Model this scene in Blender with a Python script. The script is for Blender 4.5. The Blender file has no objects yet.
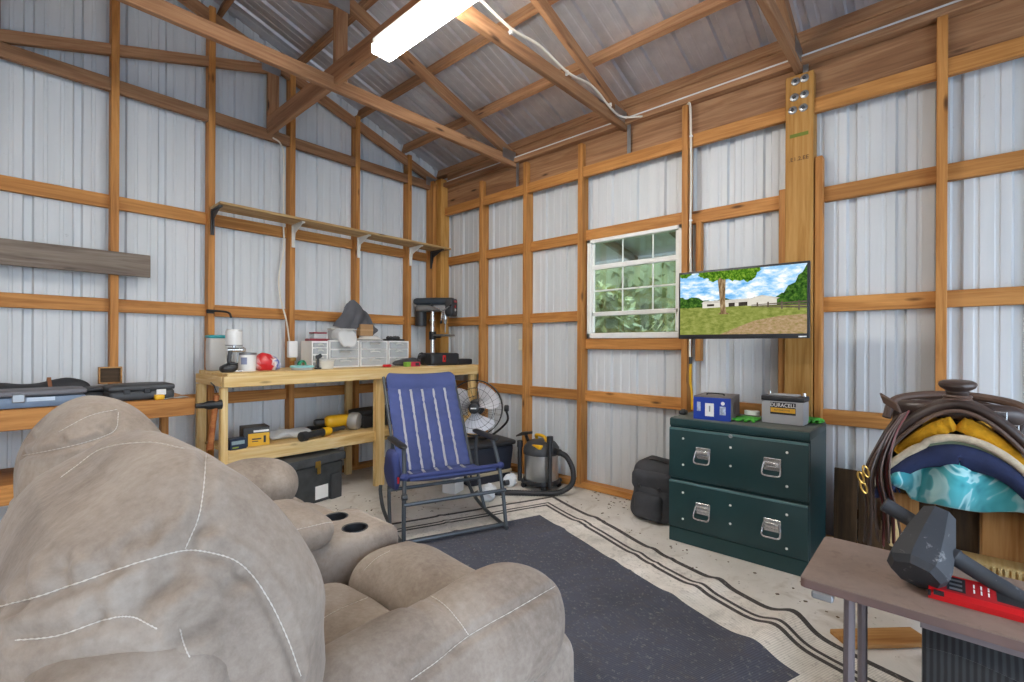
import bpy, bmesh, math, random
from mathutils import Vector, Matrix, noise
from mathutils.bvhtree import BVHTree
random.seed(7)
PI = math.pi
scene = bpy.context.scene
COL = scene.collection
V = Vector

# ------------------------------------------------------------------ camera
FPX, CAMH = 473.6, 1.2
AZ = math.radians(42.1)
DX, DY = math.cos(AZ), math.sin(AZ)
RX, RY = DY, -DX
ROLL = -0.0047
cam_d = bpy.data.cameras.new('camera')
cam = bpy.data.objects.new('camera', cam_d)
COL.objects.link(cam)
cam_d.sensor_width = 36.0
cam_d.lens = FPX / 1024 * 36
cam_d.shift_y = (346.2 - 341.0) / 1024
cam_d.clip_start = 0.02
fwd = V((DX, DY, 0)); rgt = V((RX, RY, 0)); up = V((0, 0, 1))
r2 = rgt * math.cos(ROLL) - up * math.sin(ROLL)
u2 = rgt * math.sin(ROLL) + up * math.cos(ROLL)
cam.matrix_world = Matrix(((r2.x, u2.x, -fwd.x, 0), (r2.y, u2.y, -fwd.y, 0), (r2.z, u2.z, -fwd.z, CAMH), (0, 0, 0, 1)))
scene.camera = cam

def ray(px, py):
    u, v = px - 512, py - 346.2
    c, s = math.cos(ROLL), math.sin(ROLL)
    a = (u * c + v * s) / FPX; b = (-u * s + v * c) / FPX
    return V((DX + a * RX, DY + a * RY, -b))
def onX(px, py, X):
    r = ray(px, py); return V((0, 0, CAMH)) + r * (X / r.x)
def onY(px, py, Y):
    r = ray(px, py); return V((0, 0, CAMH)) + r * (Y / r.y)
def onZ(px, py, Z):
    r = ray(px, py); return V((0, 0, CAMH)) + r * ((Z - CAMH) / r.z)

# ------------------------------------------------------------------ colour / material helpers
def C(h, a=1.0):
    def f(x):
        x /= 255.0
        return x / 12.92 if x <= 0.04045 else ((x + 0.055) / 1.055) ** 2.4
    return (f(int(h[0:2], 16)), f(int(h[2:4], 16)), f(int(h[4:6], 16)), a)

def new_mat(name):
    m = bpy.data.materials.new(name); m.use_nodes = True
    nt = m.node_tree; nt.nodes.clear()
    out = nt.nodes.new('ShaderNodeOutputMaterial')
    bs = nt.nodes.new('ShaderNodeBsdfPrincipled')
    nt.links.new(bs.outputs[0], out.inputs[0])
    return m, nt, bs, out
def N(nt, t, **kw):
    n = nt.nodes.new(t)
    for k, v in kw.items():
        if k.startswith('i_'):
            key = k[2:].replace('_', ' ')
            n.inputs[int(key) if key.isdigit() else key].default_value = v
        else:
            setattr(n, k, v)
    return n
def ramp(nt, fac, stops, interp='LINEAR'):
    r = nt.nodes.new('ShaderNodeValToRGB'); r.color_ramp.interpolation = interp
    e = r.color_ramp.elements
    while len(e) < len(stops): e.new(0.5)
    for k, (p, c) in enumerate(stops):
        e[k].position = p; e[k].color = c
    nt.links.new(fac, r.inputs[0]); return r
def coords(nt, scale=(1, 1, 1), shift=True, kind='Object'):
    tc = nt.nodes.new('ShaderNodeTexCoord')
    mp = nt.nodes.new('ShaderNodeMapping'); mp.inputs['Scale'].default_value = scale
    nt.links.new(tc.outputs[kind], mp.inputs['Vector'])
    if shift:
        oi = nt.nodes.new('ShaderNodeObjectInfo')
        mu = N(nt, 'ShaderNodeMath', operation='MULTIPLY'); mu.inputs[1].default_value = 37.0
        nt.links.new(oi.outputs['Random'], mu.inputs[0])
        cb = nt.nodes.new('ShaderNodeCombineXYZ')
        for k in range(3): nt.links.new(mu.outputs[0], cb.inputs[k])
        nt.links.new(cb.outputs[0], mp.inputs['Location'])
    return mp.outputs[0]
def bump(nt, bs, h, strength=0.2, dist=0.01):
    b = nt.nodes.new('ShaderNodeBump'); b.inputs['Strength'].default_value = strength; b.inputs['Distance'].default_value = dist
    nt.links.new(h, b.inputs['Height']); nt.links.new(b.outputs[0], bs.inputs['Normal'])
def noise_n(nt, vec, scale, detail=3, rough=0.55, dist=0.0):
    n = N(nt, 'ShaderNodeTexNoise'); n.inputs['Scale'].default_value = scale
    n.inputs['Detail'].default_value = detail; n.inputs['Roughness'].default_value = rough
    n.inputs['Distortion'].default_value = dist
    nt.links.new(vec, n.inputs['Vector']); return n.outputs['Fac']
def mixc(nt, fac, a, b, mode='MIX'):
    m = nt.nodes.new('ShaderNodeMix'); m.data_type = 'RGBA'; m.blend_type = mode
    for sock, val in ((m.inputs[0], fac), (m.inputs[6], a), (m.inputs[7], b)):
        if isinstance(val, (int, float)): sock.default_value = val
        elif isinstance(val, tuple): sock.default_value = val
        else: nt.links.new(val, sock)
    return m.outputs[2]

def plain(name, col, rough=0.5, metal=0.0, var=0.12, scale=9.0, bmp=0.0, spec=0.5, sheen=0.0):
    """a slightly uneven single colour"""
    m, nt, bs, out = new_mat(name)
    vec = coords(nt)
    n = noise_n(nt, vec, scale, 4)
    a = tuple(max(0, c * (1 - var)) for c in col[:3]) + (1,)
    b = tuple(min(1, c * (1 + var)) for c in col[:3]) + (1,)
    r = ramp(nt, n, [(0.3, a), (0.7, b)])
    nt.links.new(r.outputs[0], bs.inputs['Base Color'])
    bs.inputs['Roughness'].default_value = rough; bs.inputs['Metallic'].default_value = metal
    bs.inputs['Specular IOR Level'].default_value = spec
    if sheen: bs.inputs['Sheen Weight'].default_value = sheen
    if bmp:
        n2 = noise_n(nt, vec, scale * 6, 3); bump(nt, bs, n2, bmp, 0.004)
    return m

def wood(name, dark, mid, light, rough=0.6, grain=1.0, knots=True, wear=None):
    """lumber: grain runs along local X of each board"""
    m, nt, bs, out = new_mat(name)
    vec = coords(nt, (1.1, 15, 15))
    n1 = noise_n(nt, vec, 1.3 * grain, 5, 0.6, 1.2)
    vec2 = coords(nt, (2.0, 60, 60))
    n2 = noise_n(nt, vec2, 1.2, 3, 0.6, 0.3)
    mul = N(nt, 'ShaderNodeMath', operation='MULTIPLY_ADD'); mul.inputs[1].default_value = 0.35
    nt.links.new(n2, mul.inputs[0]); 
    sc = N(nt, 'ShaderNodeMath', operation='MULTIPLY'); sc.inputs[1].default_value = 0.75
    nt.links.new(n1, sc.inputs[0]); nt.links.new(sc.outputs[0], mul.inputs[2])
    r = ramp(nt, mul.outputs[0], [(0.33, dark), (0.5, mid), (0.68, light)])
    colr = r.outputs[0]
    if knots:
        vk = coords(nt, (2.3, 9, 9))
        vo = N(nt, 'ShaderNodeTexVoronoi'); vo.inputs['Scale'].default_value = 1.0; nt.links.new(vk, vo.inputs['Vector'])
        kr = ramp(nt, vo.outputs['Distance'], [(0.05, (1, 1, 1, 1)), (0.13, (0, 0, 0, 1))])
        kd = tuple(c * 0.35 for c in dark[:3]) + (1,)
        colr = mixc(nt, kr.outputs[0], colr, kd)
    oi = nt.nodes.new('ShaderNodeObjectInfo')
    hv = N(nt, 'ShaderNodeHueSaturation')
    mr = N(nt, 'ShaderNodeMapRange'); mr.inputs['To Min'].default_value = 0.86; mr.inputs['To Max'].default_value = 1.12
    nt.links.new(oi.outputs['Random'], mr.inputs['Value']); nt.links.new(mr.outputs[0], hv.inputs['Value'])
    nt.links.new(colr, hv.inputs['Color'])
    nt.links.new(hv.outputs[0], bs.inputs['Base Color'])
    bs.inputs['Roughness'].default_value = rough; bs.inputs['Specular IOR Level'].default_value = 0.3
    bump(nt, bs, mul.outputs[0], 0.15, 0.004)
    return m

def sheet_metal(name, a, b, rough, metal, dirt=0.45):
    m, nt, bs, out = new_mat(name)
    vec = coords(nt, (7, 7, 0.7), shift=False)
    n = noise_n(nt, vec, 1.6, 5, 0.6)
    r = ramp(nt, n, [(0.3, a), (0.7, b)])
    v2 = coords(nt, (1, 1, 1), shift=False)
    n2 = noise_n(nt, v2, 22, 5, 0.7)
    d = ramp(nt, n2, [(0.66, (0, 0, 0, 1)), (0.76, (1, 1, 1, 1))])
    n3 = noise_n(nt, v2, 1.1, 2)
    d3 = ramp(nt, n3, [(0.45, (0, 0, 0, 1)), (0.7, (0.5, 0.5, 0.5, 1))])
    mm = N(nt, 'ShaderNodeMath', operation='MULTIPLY'); nt.links.new(d.outputs[0], mm.inputs[0]); nt.links.new(d3.outputs[0], mm.inputs[1])
    c = mixc(nt, mm.outputs[0], r.outputs[0], tuple(x * dirt for x in a[:3]) + (1,))
    nt.links.new(c, bs.inputs['Base Color'])
    bs.inputs['Roughness'].default_value = rough; bs.inputs['Metallic'].default_value = metal
    return m

def emis(name, col, s):
    m = bpy.data.materials.new(name); m.use_nodes = True; nt = m.node_tree; nt.nodes.clear()
    out = nt.nodes.new('ShaderNodeOutputMaterial'); e = nt.nodes.new('ShaderNodeEmission')
    e.inputs[0].default_value = col; e.inputs[1].default_value = s
    nt.links.new(e.outputs[0], out.inputs[0]); return m

def emis_noise(name, stops, scale, s=1.0, sc=(1, 1, 1), detail=5, lo=0.35, hi=0.65):
    m = bpy.data.materials.new(name); m.use_nodes = True; nt = m.node_tree; nt.nodes.clear()
    out = nt.nodes.new('ShaderNodeOutputMaterial'); e = nt.nodes.new('ShaderNodeEmission')
    vec = coords(nt, sc, shift=False)
    n = noise_n(nt, vec, scale, detail, 0.65)
    r = ramp(nt, n, [(lo + (hi - lo) * k / max(1, len(stops) - 1), c) for k, c in enumerate(stops)])
    nt.links.new(r.outputs[0], e.inputs[0]); e.inputs[1].default_value = s
    nt.links.new(e.outputs[0], out.inputs[0]); return m

def suede(name, dark, mid, light):
    m, nt, bs, out = new_mat(name)
    vec = coords(nt, shift=False)
    n1 = noise_n(nt, coords(nt, (2.0, 1.0, 1.2), shift=False), 2.6, 7, 0.6, 0.3)
    n2 = noise_n(nt, vec, 60, 4, 0.7)
    ad = N(nt, 'ShaderNodeMath', operation='MULTIPLY_ADD'); ad.inputs[1].default_value = 0.32
    s1 = N(nt, 'ShaderNodeMath', operation='MULTIPLY'); s1.inputs[1].default_value = 0.7
    nt.links.new(n1, s1.inputs[0]); nt.links.new(n2, ad.inputs[0]); nt.links.new(s1.outputs[0], ad.inputs[2])
    r = ramp(nt, ad.outputs[0], [(0.36, dark), (0.5, mid), (0.66, light)])
    nt.links.new(r.outputs[0], bs.inputs['Base Color'])
    bs.inputs['Roughness'].default_value = 0.85; bs.inputs['Specular IOR Level'].default_value = 0.2
    bs.inputs['Sheen Weight'].default_value = 0.12; bs.inputs['Sheen Roughness'].default_value = 0.4
    v3 = coords(nt, (1, 1, 1), shift=False)
    n4 = noise_n(nt, v3, 9, 4, 0.6, 0.4)
    n5 = noise_n(nt, v3, 260, 2, 0.6)
    a2 = N(nt, 'ShaderNodeMath', operation='MULTIPLY_ADD'); a2.inputs[1].default_value = 0.06
    nt.links.new(n5, a2.inputs[0]); nt.links.new(n4, a2.inputs[2])
    bump(nt, bs, a2.outputs[0], 0.22, 0.025)
    return m

# ------------------------------------------------------------------ mesh builder
class MB:
    def __init__(s): s.bm = bmesh.new(); s.mi = 0
    def _fin(s, verts):
        fs = set()
        for v in verts:
            for f in v.link_faces: fs.add(f)
        for f in fs: f.material_index = s.mi
    def box(s, c, size, rot=None, bev=0.0, seg=2):
        r = bmesh.ops.create_cube(s.bm, size=1.0)
        vs = r['verts']
        for v in vs: v.co = V((v.co.x * size[0], v.co.y * size[1], v.co.z * size[2]))
        if bev > 0:
            es = set(e for v in vs for e in v.link_edges)
            rb = bmesh.ops.bevel(s.bm, geom=list(es), offset=min(bev, min(size) * 0.45), segments=seg, affect='EDGES', profile=0.5)
            vs = list(set(v for f in rb['faces'] for v in f.verts) | set(v for v in vs if v.is_valid))
            seen = set(vs); st = list(vs)
            while st:
                v = st.pop()
                for e in v.link_edges:
                    o = e.other_vert(v)
                    if o not in seen: seen.add(o); st.append(o)
            vs = list(seen)
        M = rot.to_4x4() if rot is not None else Matrix.Identity(4)
        for v in vs: v.co = M @ v.co + V(c)
        s._fin(vs); return s
    def bx(s, p0, p1, bev=0.0, seg=2):
        a, b = V(p0), V(p1)
        return s.box((a + b) / 2, tuple(abs(q) for q in (b - a)), None, bev, seg)
    def frame(s, ax):
        ax = V(ax).normalized()
        t = V((0, 0, 1)) if abs(ax.z) < 0.9 else V((1, 0, 0))
        x = t.cross(ax).normalized(); y = ax.cross(x)
        return x, y, ax
    def cyl(s, p0, p1, r0, r1=None, seg=16):
        p0, p1 = V(p0), V(p1)
        return s.lathe([(r0, 0.0), (r0 if r1 is None else r1, (p1 - p0).length)], p0, p1 - p0, seg)
    def lathe(s, prof, org, ax=(0, 0, 1), seg=20, cap=True, sx=1.0, sy=1.0):
        x, y, z = s.frame(ax); org = V(org)
        rings = []
        for r, h in prof:
            rings.append([s.bm.verts.new(org + x * (r * sx * math.cos(2 * PI * k / seg)) + y * (r * sy * math.sin(2 * PI * k / seg)) + z * h) for k in range(seg)])
        vs = [v for g in rings for v in g]
        for a, b in zip(rings, rings[1:]):
            for k in range(seg):
                k2 = (k + 1) % seg
                s.bm.faces.new((a[k], a[k2], b[k2], b[k]))
        if cap:
            if prof[0][0] > 1e-5: s.bm.faces.new(list(reversed(rings[0])))
            if prof[-1][0] > 1e-5: s.bm.faces.new(rings[-1])
        s._fin(vs); return s
    def tube(s, pts, r, seg=8, closed=False, flat=1.0):
        pts = [V(p) for p in pts]; n = len(pts)
        rs = r if isinstance(r, (list, tuple)) else [r] * n
        tang = []
        for k in range(n):
            a = pts[k - 1] if (k > 0 or closed) else pts[k]
            b = pts[(k + 1) % n] if (k < n - 1 or closed) else pts[k]
            t = (b - a); tang.append(t.normalized() if t.length > 1e-9 else V((0, 0, 1)))
        x, y, z = s.frame(tang[0])
        rings = []
        for k in range(n):
            if k:
                ax = tang[k - 1].cross(tang[k])
                if ax.length > 1e-7:
                    R = Matrix.Rotation(tang[k - 1].angle(tang[k]), 3, ax.normalized()); x = R @ x; y = R @ y
            rings.append([s.bm.verts.new(pts[k] + x * (rs[k] * math.cos(2 * PI * j / seg)) + y * (rs[k] * flat * math.sin(2 * PI * j / seg))) for j in range(seg)])
        pr = list(zip(rings, rings[1:])) + ([(rings[-1], rings[0])] if closed else [])
        for a, b in pr:
            for j in range(seg):
                j2 = (j + 1) % seg
                s.bm.faces.new((a[j], a[j2], b[j2], b[j]))
        if not closed:
            s.bm.faces.new(list(reversed(rings[0]))); s.bm.faces.new(rings[-1])
        s._fin([v for g in rings for v in g]); return s
    def strap(s, pts, w, t, side):
        """flat strap along pts, width w along side vector"""
        pts = [V(p) for p in pts]; rings = []
        for k, p in enumerate(pts):
            a = pts[max(0, k - 1)]; b = pts[min(len(pts) - 1, k + 1)]
            tg = (b - a).normalized(); sd = V(side(k) if callable(side) else side)
            sd = (sd - tg * sd.dot(tg)).normalized(); nm = tg.cross(sd)
            rings.append([s.bm.verts.new(p + sd * (w / 2 * i) + nm * (t / 2 * j)) for i, j in ((-1, -1), (1, -1), (1, 1), (-1, 1))])
        for a, b in zip(rings, rings[1:]):
            for j in range(4):
                s.bm.faces.new((a[j], a[(j + 1) % 4], b[(j + 1) % 4], b[j]))
        s.bm.faces.new(list(reversed(rings[0]))); s.bm.faces.new(rings[-1])
        s._fin([v for g in rings for v in g]); return s
    def prism(s, poly, h, M=None):
        """2D polygon in local xy extruded 0..h along z, by matrix M"""
        M = M or Matrix.Identity(4)
        a = [s.bm.verts.new(M @ V((p[0], p[1], 0))) for p in poly]
        b = [s.bm.verts.new(M @ V((p[0], p[1], h))) for p in poly]
        n = len(poly)
        s.bm.faces.new(list(reversed(a))); s.bm.faces.new(b)
        for k in range(n): s.bm.faces.new((a[k], a[(k + 1) % n], b[(k + 1) % n], b[k]))
        s._fin(a + b); return s
    def poly(s, pts):
        vs = [s.bm.verts.new(V(p)) for p in pts]; f = s.bm.faces.new(vs); f.material_index = s.mi; return s
    def grid(s, fn, nu, nv, thick=0.0, closed_u=False):
        """fn(u,v)->point for u,v in 0..1; thick adds a back layer"""
        P = [[V(fn(i / nu, j / nv)) for j in range(nv + 1)] for i in range(nu + 1)]
        A = [[s.bm.verts.new(p) for p in row] for row in P]
        for i in range(nu):
            for j in range(nv): s.bm.faces.new((A[i][j], A[i + 1][j], A[i + 1][j + 1], A[i][j + 1]))
        allv = [v for r in A for v in r]
        if thick:
            def nrm(i, j):
                a = P[min(nu, i + 1)][j] - P[max(0, i - 1)][j]; b = P[i][min(nv, j + 1)] - P[i][max(0, j - 1)]
                c = a.cross(b); return c.normalized() if c.length > 1e-12 else V((0, 0, 1))
            B = [[s.bm.verts.new(P[i][j] - nrm(i, j) * thick) for j in range(nv + 1)] for i in range(nu + 1)]
            for i in range(nu):
                for j in range(nv): s.bm.faces.new((B[i][j + 1], B[i + 1][j + 1], B[i + 1][j], B[i][j]))
            for i in range(nu):
                s.bm.faces.new((A[i][0], B[i][0], B[i + 1][0], A[i + 1][0])); s.bm.faces.new((A[i + 1][nv], B[i + 1][nv], B[i][nv], A[i][nv]))
            for j in range(nv):
                s.bm.faces.new((A[0][j + 1], B[0][j + 1], B[0][j], A[0][j])); s.bm.faces.new((A[nu][j], B[nu][j], B[nu][j + 1], A[nu][j + 1]))
            allv += [v for r in B for v in r]
        s._fin(allv); return s
    def ball(s, c, rad, n=12, m=8, fn=None):
        """ellipsoid"""
        rad = rad if isinstance(rad, (list, tuple)) else (rad, rad, rad)
        c = V(c); rows = []
        for i in range(1, m):
            t = PI * i / m
            rows.append([s.bm.verts.new(c + V((rad[0] * math.sin(t) * math.cos(2 * PI * k / n), rad[1] * math.sin(t) * math.sin(2 * PI * k / n), rad[2] * math.cos(t)))) for k in range(n)])
        tp = s.bm.verts.new(c + V((0, 0, rad[2]))); bt = s.bm.verts.new(c - V((0, 0, rad[2])))
        for k in range(n):
            k2 = (k + 1) % n
            s.bm.faces.new((tp, rows[0][k], rows[0][k2])); s.bm.faces.new((bt, rows[-1][k2], rows[-1][k]))
            for a, b in zip(rows, rows[1:]): s.bm.faces.new((a[k], b[k], b[k2], a[k2]))
        allv = [tp, bt] + [v for r in rows for v in r]
        if fn:
            for v in allv: v.co = V(fn(v.co))
        s._fin(allv); return s
    def puff(s, c, half, r, n=(20, 20, 20), bulge=(0, 0, 0), fn=None):
        """rounded cushion block"""
        c = V(c); h = V(half); cache = {}
        def vert(t):
            key = tuple(round(q, 5) for q in t)
            if key in cache: return cache[key]
            p = V((t[0] * h.x, t[1] * h.y, t[2] * h.z))
            inn = V([max(-(h[i] - r[i]), min(h[i] - r[i], p[i])) for i in range(3)])
            d = V([(p[i] - inn[i]) / r[i] for i in range(3)])
            if d.length > 1e-9:
                d.normalize(); p = inn + V([d[i] * r[i] for i in range(3)])
            q = V([p[i] / h[i] for i in range(3)])
            for i in range(3):
                j, k = (i + 1) % 3, (i + 2) % 3
                p[i] += bulge[i] * q[i] * max(0, 1 - q[j] ** 2) * max(0, 1 - q[k] ** 2)
            p = p + c
            if fn: p = V(fn(p))
            v = s.bm.verts.new(p); cache[key] = v; return v
        for ax in range(3):
            a1, a2 = (ax + 1) % 3, (ax + 2) % 3
            for sg in (-1, 1):
                for i in range(n[a1]):
                    for j in range(n[a2]):
                        q = []
                        for di, dj in ((0, 0), (1, 0), (1, 1), (0, 1)):
                            t = [0, 0, 0]; t[ax] = sg
                            t[a1] = -1 + 2 * (i + di) / n[a1]; t[a2] = -1 + 2 * (j + dj) / n[a2]
                            q.append(vert(t))
                        if sg < 0: q.reverse()
                        s.bm.faces.new(q)
        s._fin(list(cache.values())); return s
    def build(s, name, mats, parent=None, loc=(0, 0, 0), rot=None, smooth=35, label=None):
        me = bpy.data.meshes.new(name)
        bmesh.ops.recalc_face_normals(s.bm, faces=s.bm.faces[:])
        s.bm.to_mesh(me); s.bm.free()
        if not isinstance(mats, (list, tuple)): mats = [mats]
        for m in mats: me.materials.append(m)
        if smooth:
            me.polygons.foreach_set('use_smooth', [True] * len(me.polygons))
            if smooth < 180: me.set_sharp_from_angle(angle=math.radians(smooth))
        o = bpy.data.objects.new(name, me); COL.objects.link(o)
        o.location = loc
        if rot is not None: o.rotation_euler = rot
        if parent: o.parent = parent
        if label: o['label'] = label
        return o

def tag(o, label, cat, group=None, kind=None):
    o['label'] = label; o['category'] = cat
    if group: o['group'] = group
    if kind: o['kind'] = kind
    return o
def thing(name, label, cat, loc=(0, 0, 0), rz=0.0, group=None):
    o = bpy.data.objects.new(name, None); COL.objects.link(o)
    o.empty_display_size = 0.05
    o.location = loc; o.rotation_euler = (0, 0, rz)
    return tag(o, label, cat, group)
def struct(o, label=None, cat=None):
    o['kind'] = 'structure'
    if label: o['label'] = label
    if cat: o['category'] = cat
    return o
def lumber(name, p0, p1, w, h, mat, parent=None, upv=(0, 0, 1), bev=0.003):
    """a board from p0 to p1, h along upv, w across; local X is its length"""
    p0, p1 = V(p0), V(p1); L = (p1 - p0).length
    x = (p1 - p0).normalized(); u = V(upv); u = (u - x * u.dot(x)).normalized(); y = u.cross(x)
    o = MB().box((0, 0, 0), (L, w, h), None, bev, 1).build(name, mat, parent, smooth=0)
    M = Matrix((x, y, u)).transposed().to_4x4(); M.translation = (p0 + p1) / 2
    o.matrix_basis = M
    return o
def text(name, s, size, mat, parent, M, extrude=0.0006, align='CENTER', sx=1.0, label=None):
    cu = bpy.data.curves.new(name, 'FONT'); cu.body = s; cu.size = size; cu.extrude = extrude
    cu.align_x = align; cu.align_y = 'CENTER'
    tmp = bpy.data.objects.new(name + '_tmp', cu); COL.objects.link(tmp)
    bpy.context.view_layer.update()
    me = bpy.data.meshes.new_from_object(tmp.evaluated_get(bpy.context.evaluated_depsgraph_get()))
    bpy.data.objects.remove(tmp)
    me.materials.clear(); me.materials.append(mat)
    o = bpy.data.objects.new(name, me); COL.objects.link(o)
    o.parent = parent; o.matrix_local = M @ Matrix.Diagonal((sx, 1, 1, 1))
    return o
def axes(x, y, z, t):
    M = Matrix((V(x), V(y), V(z))).transposed().to_4x4(); M.translation = V(t); return M
def smooth_path(pts, k=6):
    """Catmull-Rom"""
    pts = [V(p) for p in pts]; out = []
    P = [pts[0] * 2 - pts[1]] + pts + [pts[-1] * 2 - pts[-2]]
    for i in range(1, len(P) - 2):
        for j in range(k):
            t = j / k
            out.append(0.5 * ((2 * P[i]) + (P[i + 1] - P[i - 1]) * t + (2 * P[i - 1] - 5 * P[i] + 4 * P[i + 1] - P[i + 2]) * t * t + (3 * P[i] - P[i - 1] - 3 * P[i + 1] + P[i + 2]) * t ** 3))
    out.append(pts[-1]); return out

# ------------------------------------------------------------------ materials
W_stud = wood('pine_framing', C('8a5829'), C('ae763d'), C('c88f50'))
W_truss = wood('truss_pine', C('775138'), C('946b4b'), C('ae8562'))
W_post = wood('treated_post', C('9a6a30'), C('b5823f'), C('c99a58'), knots=False)
W_bench = wood('bench_pine', C('c29a58'), C('dcb878'), C('ecd29c'))
W_shelf = wood('shelf_board', C('8f6f45'), C('ab8a5c'), C('c4a678'))
W_grey = wood('weathered_board', C('54483f'), C('74665a'), C('8e8174'))
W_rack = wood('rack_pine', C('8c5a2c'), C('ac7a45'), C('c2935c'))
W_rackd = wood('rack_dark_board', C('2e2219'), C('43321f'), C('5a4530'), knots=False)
W_handle = wood('tool_handle_wood', C('7d4523'), C('9c5b30'), C('b57645'), knots=False)
M_wall = sheet_metal('wall_sheet_white', C('c8cdd1'), C('d3d7da'), 0.5, 0.0)
M_roof = sheet_metal('roof_sheet_galvalume', C('bcbbc0'), C('cccbce'), 0.30, 0.55, 0.85)
M_galv = plain('galvanised_steel', C('9a9da0'), 0.35, 0.8, 0.15)
M_zinc = plain('bright_zinc', C('d0d2d2'), 0.25, 0.85, 0.08)
M_white = plain('white_paint', C('e6e6e2'), 0.45, 0, 0.04)
M_whitepl = plain('white_plastic', C('e8e8e6'), 0.4, 0, 0.03)
M_black = plain('black_plastic', C('26272a'), 0.45, 0, 0.2)
M_blackm = plain('black_metal', C('1f2022'), 0.4, 0.3, 0.2)
M_rubber = plain('black_rubber', C('303236'), 0.7, 0, 0.3, 14, 0.2)
M_dgrey = plain('dark_grey_plastic', C('3d3f42'), 0.5, 0, 0.2, 12, 0.1)
M_yellow = plain('yellow_plastic', C('e0ac18'), 0.4, 0, 0.1)
M_red = plain('red_plastic', C('c4141a'), 0.35, 0, 0.12)
M_teal = plain('teal_lid_plastic', C('3aa0a8'), 0.45, 0, 0.08)
M_cyan = plain('cyan_lid_plastic', C('8fd0d4'), 0.4, 0, 0.06)
M_card = plain('brown_cardboard', C('a5815a'), 0.8, 0, 0.1)
def speck(name, col, sp_col, scale, lo, hi, rough=0.6, amt=0.8):
    m, nt, bs, out = new_mat(name)
    vec = coords(nt, (1, 1, 1), False)
    n0 = noise_n(nt, vec, 6, 5, 0.65)
    r = ramp(nt, n0, [(0.3, tuple(c * 0.78 for c in col[:3]) + (1,)), (0.7, tuple(min(1, c * 1.2) for c in col[:3]) + (1,))])
    n1 = noise_n(nt, vec, scale, 5, 0.7, 0.6)
    f = ramp(nt, n1, [(lo, (0, 0, 0, 1)), (hi, (amt, amt, amt, 1))])
    c = mixc(nt, f.outputs[0], r.outputs[0], sp_col)
    nt.links.new(c, bs.inputs['Base Color']); bs.inputs['Roughness'].default_value = rough
    return m
M_dusty = speck('dusty_black_rubber', C('34373c'), C('a9aaa8'), 26, 0.60, 0.72, 0.6, 0.7)
M_cable = plain('white_cable', C('d8d2c4'), 0.5, 0, 0.05)
M_suede = suede('taupe_suede', C('7b6e63'), C('918478'), C('a5998d'))
M_stitch = plain('pale_stitching', C('cbc2b7'), 0.8, 0, 0.05)
M_glow = emis('led_diffuser', (1.0, 0.95, 0.87, 1), 52.0)

def glass_mat():
    m = bpy.data.materials.new('window_glass'); m.use_nodes = True; nt = m.node_tree; nt.nodes.clear()
    out = nt.nodes.new('ShaderNodeOutputMaterial'); mx = nt.nodes.new('ShaderNodeMixShader')
    t = nt.nodes.new('ShaderNodeBsdfTransparent'); g = nt.nodes.new('ShaderNodeBsdfGlossy'); g.inputs['Roughness'].default_value = 0.03
    t.inputs[0].default_value = (0.76, 0.76, 0.73, 1)
    mx.inputs[0].default_value = 0.1
    nt.links.new(t.outputs[0], mx.inputs[1]); nt.links.new(g.outputs[0], mx.inputs[2]); nt.links.new(mx.outputs[0], out.inputs[0])
    return m
M_glass = glass_mat()
def clear_mat(name, col, alpha):
    m, nt, bs, out = new_mat(name)
    bs.inputs['Base Color'].default_value = col; bs.inputs['Roughness'].default_value = 0.3
    bs.inputs['Alpha'].default_value = alpha
    return m
M_clear = clear_mat('clear_plastic', C('dfe3e4'), 0.45)
M_cloudy = clear_mat('cloudy_plastic', C('d8d8d4'), 0.75)

def floor_mat():
    m, nt, bs, out = new_mat('concrete_floor')
    v = coords(nt, shift=False)
    n1 = noise_n(nt, v, 1.7, 6, 0.65); n2 = noise_n(nt, v, 30, 5, 0.7); n3 = noise_n(nt, v, 5, 4, 0.6, 0.8)
    r = ramp(nt, n1, [(0.3, C('cdc7bd')), (0.55, C('e0dbd3')), (0.75, C('ece9e3'))])
    d = ramp(nt, n2, [(0.62, (0, 0, 0, 1)), (0.74, (1, 1, 1, 1))])
    e = ramp(nt, n3, [(0.55, (0, 0, 0, 1)), (0.72, (0.6, 0.6, 0.6, 1))])
    c = mixc(nt, d.outputs[0], r.outputs[0], C('7d7060'))
    c = mixc(nt, e.outputs[0], c, C('a89a86'))
    nt.links.new(c, bs.inputs['Base Color']); bs.inputs['Roughness'].default_value = 0.75
    bump(nt, bs, n2, 0.12, 0.004)
    return m
M_floor = floor_mat()

# ------------------------------------------------------------------ the shell
XW, YW, XL, YB = 3.46, 4.24, -3.46, -3.3
ROOF_C, ROOF_S = 3.1, 0.32
def roof_z(x): return ROOF_C + ROOF_S * (3.4 - abs(x))
struct(MB().bx((XL - 0.4, YB - 4, -0.12), (XW + 0.3, YW + 0.3, 0)).build('floor', M_floor, smooth=0), 'pale dusty concrete slab floor of the workshop', 'floor')

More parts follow.
